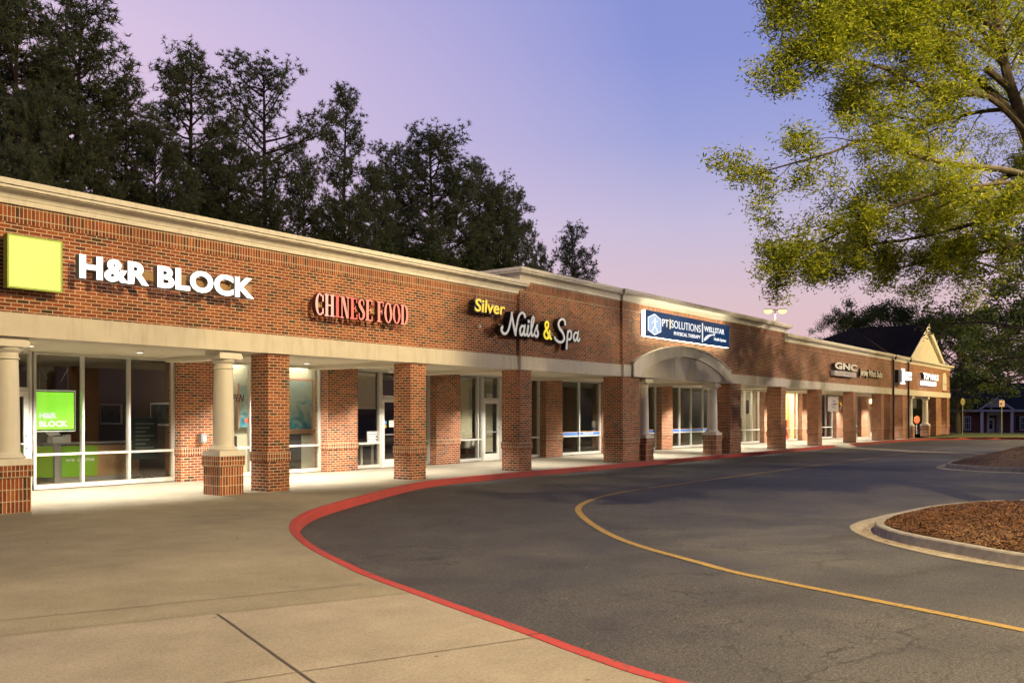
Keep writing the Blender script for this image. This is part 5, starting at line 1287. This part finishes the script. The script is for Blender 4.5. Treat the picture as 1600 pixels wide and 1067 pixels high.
L['i'] = limb([OP(1655, 330, 16.2), OP(1590, 330, 16.3), OP(1520, 350, 16.5), OP(1430, 372, 16.6), OP(1350, 385, 16.8), OP(1290, 402, 16.9)], .060, .007)
L['j'] = limb([OP(1655, 360, 16.2), OP(1600, 380, 16.6), OP(1530, 395, 17.0), OP(1450, 410, 17.4), OP(1400, 420, 17.6)], .045, .007)
L['k'] = limb([OP(1590, 170, 16.1), OP(1530, 175, 16.4), OP(1460, 190, 16.6), OP(1390, 180, 16.8), OP(1320, 150, 17.0)], .045, .007)
L['l'] = limb([OP(1570, 90, 15.9), OP(1500, 20, 16.6), OP(1420, 0, 16.9), OP(1330, -15, 17.0), OP(1230, -5, 17.0)], .045, .007)
L['m'] = limb([OP(1655, 330, 16.2), OP(1600, 310, 17.2), OP(1520, 320, 17.8), OP(1440, 300, 18.2), OP(1370, 290, 18.4)], .045, .007)
L['stub'] = limb([fork, OP(1590, 160, 15.9), OP(1566, 128, 15.7), OP(1541, 108, 15.5)], .085, .055, 2)
ns = {'lead': 34, 'lead2': 30, 'b': 26, 'b2': 42, 'c': 36, 'd': 44, 'g': 42, 'h': 38, 'e': 6, 'i': 44, 'j': 34, 'k': 30, 'l': 30, 'm': 26, 'stub': 0}
for k, q in L.items():
    if ns[k]: grow(q, rng, tr, tw, ns[k], 1.05 if k not in ('lead', 'lead2') else 1.5, .016, up=.10, depth=2, droop=.05, t0=.22)
# the rest of the crown, beyond the right edge of the photograph
for a in range(15):
    az = R(-150 + a * 17) + rng.uniform(-.15, .15); el = rng.uniform(.0, .9); ln = rng.uniform(3.2, 5.2); d = Vector((math.cos(az) * math.cos(el), math.sin(az) * math.cos(el), math.sin(el)))
    z0 = rng.uniform(4.0, 7.5); p0 = Vector((ob.x, ob.y, z0)); c_ = p0 + d * ln
    if (c_ - camo.location).length < 9: continue
    vx = (c_ - camo.location); zc = vx.x * CA + vx.y * SA; xc = vx.x * SA - vx.y * CA
    if zc < 1 or xc / zc * 1400 + 800 < 1560: continue
    q = limb([p0, p0 + d * ln * .5 + Vector((0, 0, .2)), c_], .07, .012, 4); grow(q, rng, tr, tw, 18, 1.3, .018, up=.1, depth=2, droop=.05, t0=.25)
o = tr.build('trunk', M['bark'], None, smooth=True); rel(o, OAK)
V, T = leaves_at(tw, rng, 8, .11, .095, .023)
print('oak twigs', len(tw), 'leaves', len(T))
o = fastmesh('crown', V, 4, M['oakleaf'], attr=T); rel(o, OAK)

# --- broadleaf trees (one mesh per kind, reused)
def broad(seed, H, Rr, base, lsz, n1=20, per=6, dens=1.0, leafm='leafdark', flat=1.0):
    rng = np.random.default_rng(seed); b = MB(); tw = []
    tp = [Vector((0, 0, -.1)), Vector((rng.uniform(-.1, .1), rng.uniform(-.1, .1), base)), Vector((rng.uniform(-.3, .3), rng.uniform(-.3, .3), H * .55)), Vector((0, 0, H * .86))]
    q = [Vector(p) for p in smooth([tuple(p) for p in tp], 5)]; b.tube(q, [H * .026 * (1 - .85 * i / (len(q) - 1)) for i in range(len(q))], 9)
    for i in range(n1):
        f = (i + .5) / n1; z = base * .9 + (H * .82 - base) * f; p = Vector((0, 0, z)); az = i * 2.4 + rng.uniform(-.4, .4)
        prof = math.sin(math.pi * min(1, max(0.12, (f * .86 + .14)))) ** .6; ln = Rr * prof * rng.uniform(.75, 1.1); el = -.1 + 1.15 * f
        d = Vector((math.cos(az) * math.cos(el), math.sin(az) * math.cos(el), math.sin(el) * flat))
        lb = [p, p + d * ln * .35 + Vector((0, 0, .15)), p + d * ln * .7 + Vector((0, 0, .25)), p + d * ln]
        lb = [Vector(v) for v in smooth([tuple(v) for v in lb], 3)]; r = H * .010 * (1.1 - f * .6); b.tube(lb, [r * (1 - .85 * k / (len(lb) - 1)) for k in range(len(lb))], 6, cap=False)
        grow(lb, rng, b, tw, int(9 * dens), Rr * .33, r * .4, up=.15, depth=2, droop=.03, t0=.2)
    V, T = leaves_at(tw, rng, max(2, int(per * .72)), lsz * 1.1, lsz, lsz * .42)
    return b, V, T, leafm
def put_tree(name, loc, b, V, T, leafm, lab, group, scale=1, rz=0, bark='bark'):
    root = empty(name, loc, rz, label=lab, cat='tree', group=group); root.scale = (scale,) * 3 if not hasattr(scale, '__len__') else scale
    if isinstance(b, MB): b.build('trunk', M[bark], root, smooth=True); fastmesh('crown', V, 4 if len(V) == 4 * len(T) else 3, M[leafm], root, T)
    return root
def copy_tree(src, loc, lab, scale=1, rz=0):
    r = src.copy(); COL.objects.link(r); r.location = loc; r.rotation_euler = (0, 0, rz); r.scale = (scale,) * 3 if not hasattr(scale, '__len__') else scale; r['label'] = lab
    for ch in src.children:
        c = ch.copy(); COL.objects.link(c); c.parent = r
    return r
# mid tree on the farther island
tb = broad(21, 9.6, 4.4, 2.3, .13, 24, 5, 1.0)
x, y = P(1706, 600, 36)[:2]
T1 = put_tree('shade_tree', (x, y, 0), *tb, 'dark leafy shade tree hanging low at the right edge behind the oak', 'broadleaf trees around the lot', (1.35, 1.35, 1.27))
tb2 = broad(33, 9.0, 4.2, 2.6, .17, 18, 5, .9)
x, y = P(1497, 600, 80)[:2]
T2 = put_tree('shade_tree', (x, y, dip(x, y)), *tb2, 'round tree with forked trunk on the lawn beside the gabled end', 'broadleaf trees around the lot', 1.15)
for i, (px, Zd, sc, lab) in enumerate([(1330, 112, 1.75, 'pale leafy tree rising left of the black hip roof'), (1398, 118, 1.95, 'airy leafy tree rising directly behind the black hip roof'), (1470, 125, 1.9, 'tall dark tree behind the point of the gable'), (1560, 135, 2.1, 'broad dark tree rising behind the far office roof'), (1640, 130, 2.0, 'dark tree behind the right end of the far office'), (1715, 47, 1.55, 'large dark tree filling the gap at the right edge beyond the farther island'), (1286, 125, 1.25, 'low rounded tree just above the cornice beyond the lamp post')]):
    x, y = P(px, 600, Zd)[:2]; copy_tree(T2 if i % 2 else T1, (x, y, dip(x, y) - .1), lab, sc * (.92 if i % 2 == 0 else 1), i * 1.3)
# hedge seen through the portico
tb3 = broad(44, 3.0, 1.5, .35, .12, 14, 5, .8)
x, y = P(1439, 600, 90)[:2]
T3 = put_tree('garden_shrub', (x, y, 0), *tb3, 'green shrub seen through the far portico opening', 'shrubs past the end of the row', 1.3)
x, y = P(1446, 600, 94)[:2]; copy_tree(T3, (x, y, 0), 'second green shrub farther back through the portico, beside the round column', 1.5, 1.2)
x, y = P(1455, 600, 97)[:2]; copy_tree(T3, (x, y, -.2), 'rear shrub behind the last round column', 1.9, 2.2)

# --- pines
def pine(seed, H, base, Rr, nb, tuft=.34, sparse=1.0, conical=.5):
    rng = np.random.default_rng(seed); b = MB(); tf = []; td = []
    lean = rng.uniform(-.4, .4, 2); q = [Vector((lean[0] * (k / 8) ** 2, lean[1] * (k / 8) ** 2, H * .97 * k / 8 - (.2 if k == 0 else 0))) for k in range(9)]
    b.tube(q, [H * .0125 * (1 - .87 * k / 8) for k in range(9)], 8)
    for i in range(nb):
        f = ((i + rng.random()) / nb); z = H * (base + (.985 - base) * f); p = Vector((lean[0] * (z / H) ** 2, lean[1] * (z / H) ** 2, z)); az = i * 2.399 + rng.uniform(-.5, .5)
        env = (1 - f ** 5) ** .6 * min(1, (f + .3) * 1.6) * (1 - conical * .3 * f); ln = max(.55, Rr * env * rng.uniform(.42, 1.18)); el = -.12 + .72 * f + rng.uniform(-.12, .2)
        d = Vector((math.cos(az) * math.cos(el), math.sin(az) * math.cos(el), math.sin(el))); br = [p]; cur = p; dd = d; st = 6
        for k in range(st): dd = (dd + Vector((0, 0, .07)) + Vector(rng.normal(0, .13, 3))).normalized(); cur = cur + dd * ln / st; br.append(cur)
        r = .028 + .012 * ln; b.tube(br, [r * (1 - .8 * k / st) for k in range(st + 1)], 5, cap=False)
        ns = max(4, int(ln * 4.0 * sparse))
        for s_ in range(ns):
            t = .25 + .75 * (s_ + rng.random()) / ns; ff = t * st; j = min(int(ff), st - 1); pp = br[j].lerp(br[j + 1], ff - j); dv = (br[j + 1] - br[j]).normalized()
            qd = (dv * .7 + Vector(rng.normal(0, .62, 3)) + Vector((0, 0, .22))).normalized(); l2 = rng.uniform(.35, 1.0) * (.45 + .22 * ln)
            e = pp + qd * l2; b.tube([pp, pp.lerp(e, .5) + Vector((0, 0, .03)), e], [.016, .010, .006], 4, cap=False)
            for m_ in range(int(4 + l2 * 5)):
                u = .35 + .65 * rng.random(); c = pp.lerp(e, u) + Vector(rng.normal(0, .15, 3)); tf.append(tuple(c)); td.append(tuple((qd + Vector(rng.normal(0, .55, 3)) + Vector((0, 0, .25))).normalized()))
    C = np.array(tf); D = np.array(td); n = len(C); k = 12
    C = np.repeat(C, k, 0); D = np.repeat(D, k, 0); m = len(C)
    dr = D * .45 + rng.normal(0, .62, (m, 3)); dr /= np.linalg.norm(dr, axis=1)[:, None]
    s = np.cross(dr, rng.normal(0, 1, (m, 3))); s /= np.linalg.norm(s, axis=1)[:, None]; Lh = (tuft * rng.uniform(.45, .8, m))[:, None]; w = .021
    V = np.empty((m, 3, 3)); V[:, 0] = C - s * w; V[:, 1] = C + s * w; V[:, 2] = C + dr * Lh
    T = np.repeat(rng.uniform(0, 1, n), k) * .7 + rng.uniform(0, .3, m)
    print('pine', seed, n, m)
    return b, V.reshape(-1, 3), T, 'needle'
GP = 'pines behind the shops'
protos = []
PINES = [ # px, top y, depth Y, kind, width factor, label
 (110, 6, 29, 0, 1.25, 'tall dense pine left, its crown nearly reaching the top of the picture'),
 (295, 84, 30, 1, 1.15, 'pine with a domed top above the white letters'),
 (415, 96, 31, 2, 1.15, 'open airy pine with visible limbs above the red letters'),
 (533, 141, 31, 3, .95, 'narrow straight pine with layered limbs right of the airy one'),
 (682, 212, 32, 4, 1.35, 'broad round-topped pine, widest of the row'),
 (18, -28, 27, 1, 1.2, 'pine cut off by the top left corner'),
 (195, 128, 27, 3, .9, 'smaller pine in the gap left of the domed one'),
 (-60, -40, 29, 0, 1.2, 'pine half outside the left edge'),
 (240, 205, 24, 0, .95, 'short dark pine low in front of the domed one'),
 (62, 150, 23, 4, .9, 'low dark pine in front of the tall dense one'),
 (350, 225, 25, 4, .9, 'low pine between the domed and the airy pines'),
 (470, 250, 26, 0, .85, 'low dark pine below the right side of the airy one'),
 (590, 262, 28, 3, 1.0, 'pine between the narrow and the broad ones'),
 (620, 232, 34, 2, .9, 'loose pine behind the left shoulder of the broad one'),
 (745, 262, 33, 0, 1.05, 'pine forming the right shoulder of the broad crown'),
 (782, 300, 31, 4, .9, 'low pine behind the end of the lower cornice'),
 (812, 300, 37, 3, 1.0, 'slim pine at the right end of the row'),
 (845, 385, 44, 0, .7, 'small pine beyond the right end of the row'),
 (897, 353, 50, 1, .95, 'lone pine standing apart above the second cornice'),
 (150, 215, 22, 1, .9, 'low pine above the glowing lime box'),
 (420, 300, 23, 1, .85, 'short pine just above the cornice over the red letters'),
 (540, 315, 25, 4, .85, 'short pine low behind the narrow straight one'),
 (290, 265, 21, 3, .85, 'short pine just above the cornice over the white letters'),
 (30, 235, 20, 4, .85, 'short pine just above the cornice at the left edge'),
 (680, 340, 28, 0, .9, 'short dark pine under the broad crown')]
kinds = [pine(101, 20, .28, 3.3, 84, .36, 1.2, .3), pine(102, 20, .34, 3.2, 70, .36, 1.15, .3), pine(103, 20, .42, 3.6, 46, .35, .95, .0), pine(104, 20, .36, 2.5, 60, .36, 1.2, .4), pine(105, 20, .32, 3.9, 84, .37, 1.2, .1)]
first = {}
for i, (px, ty, Y, kd, wf, lab) in enumerate(PINES):
    r = ray(px, ty); t_ = (D0 + Y) / r[1]; loc = (t_ * r[0], Y, -.2); H = EYE + t_ * r[2] + .2; sz = H / 20; sc = (sz * wf, sz * wf, sz)
    if kd not in first: first[kd] = put_tree('pine_tree', loc, *kinds[kd], lab, GP, sc, i * 1.7, 'pinebark')
    else: copy_tree(first[kd], loc, lab, sc, i * 1.7)
# undergrowth right behind the parapet
tb4 = broad(55, 7.5, 3.0, 1.0, .22, 18, 5, .8)
T4 = None
for i, (px, ty, Y) in enumerate([(20, 262, 26.5), (90, 275, 27.5), (165, 288, 26.5), (245, 300, 27.5), (330, 312, 26.5), (405, 330, 28), (485, 345, 27), (560, 358, 28.5), (640, 372, 28.5), (715, 385, 30), (770, 395, 31)]):
    r = ray(px, ty); t_ = (D0 + Y) / r[1]; loc = (t_ * r[0], Y, -.2); H = EYE + t_ * r[2]; s_ = H / 7.5
    lab = 'dark understory tree behind the parapet, number of places from the left: ' + str(i + 1)
    lab = ['dark bushy tree low behind the cornice at the left edge', 'dark bushy tree behind the cornice above the lime box', 'dark bushy tree behind the cornice above the letter H', 'dark bushy tree behind the cornice above the word BLOCK', 'dark bushy tree behind the cornice right of the word BLOCK', 'dark bushy tree behind the cornice left of the red letters', 'dark bushy tree behind the cornice above the start of the red letters', 'dark bushy tree behind the cornice above the end of the red letters', 'dark bushy tree behind the cornice right of the red letters', 'dark bushy tree behind the cornice left of the yellow letters', 'dark bushy tree behind the very end of the lower cornice'][i]
    if T4 is None: T4 = put_tree('understory_tree', loc, *tb4, lab, 'bushy trees behind the parapet', (s_ * .8, s_ * .8, s_), i)
    else: copy_tree(T4, loc, lab, (s_ * .8, s_ * .8, s_), i * 1.1)
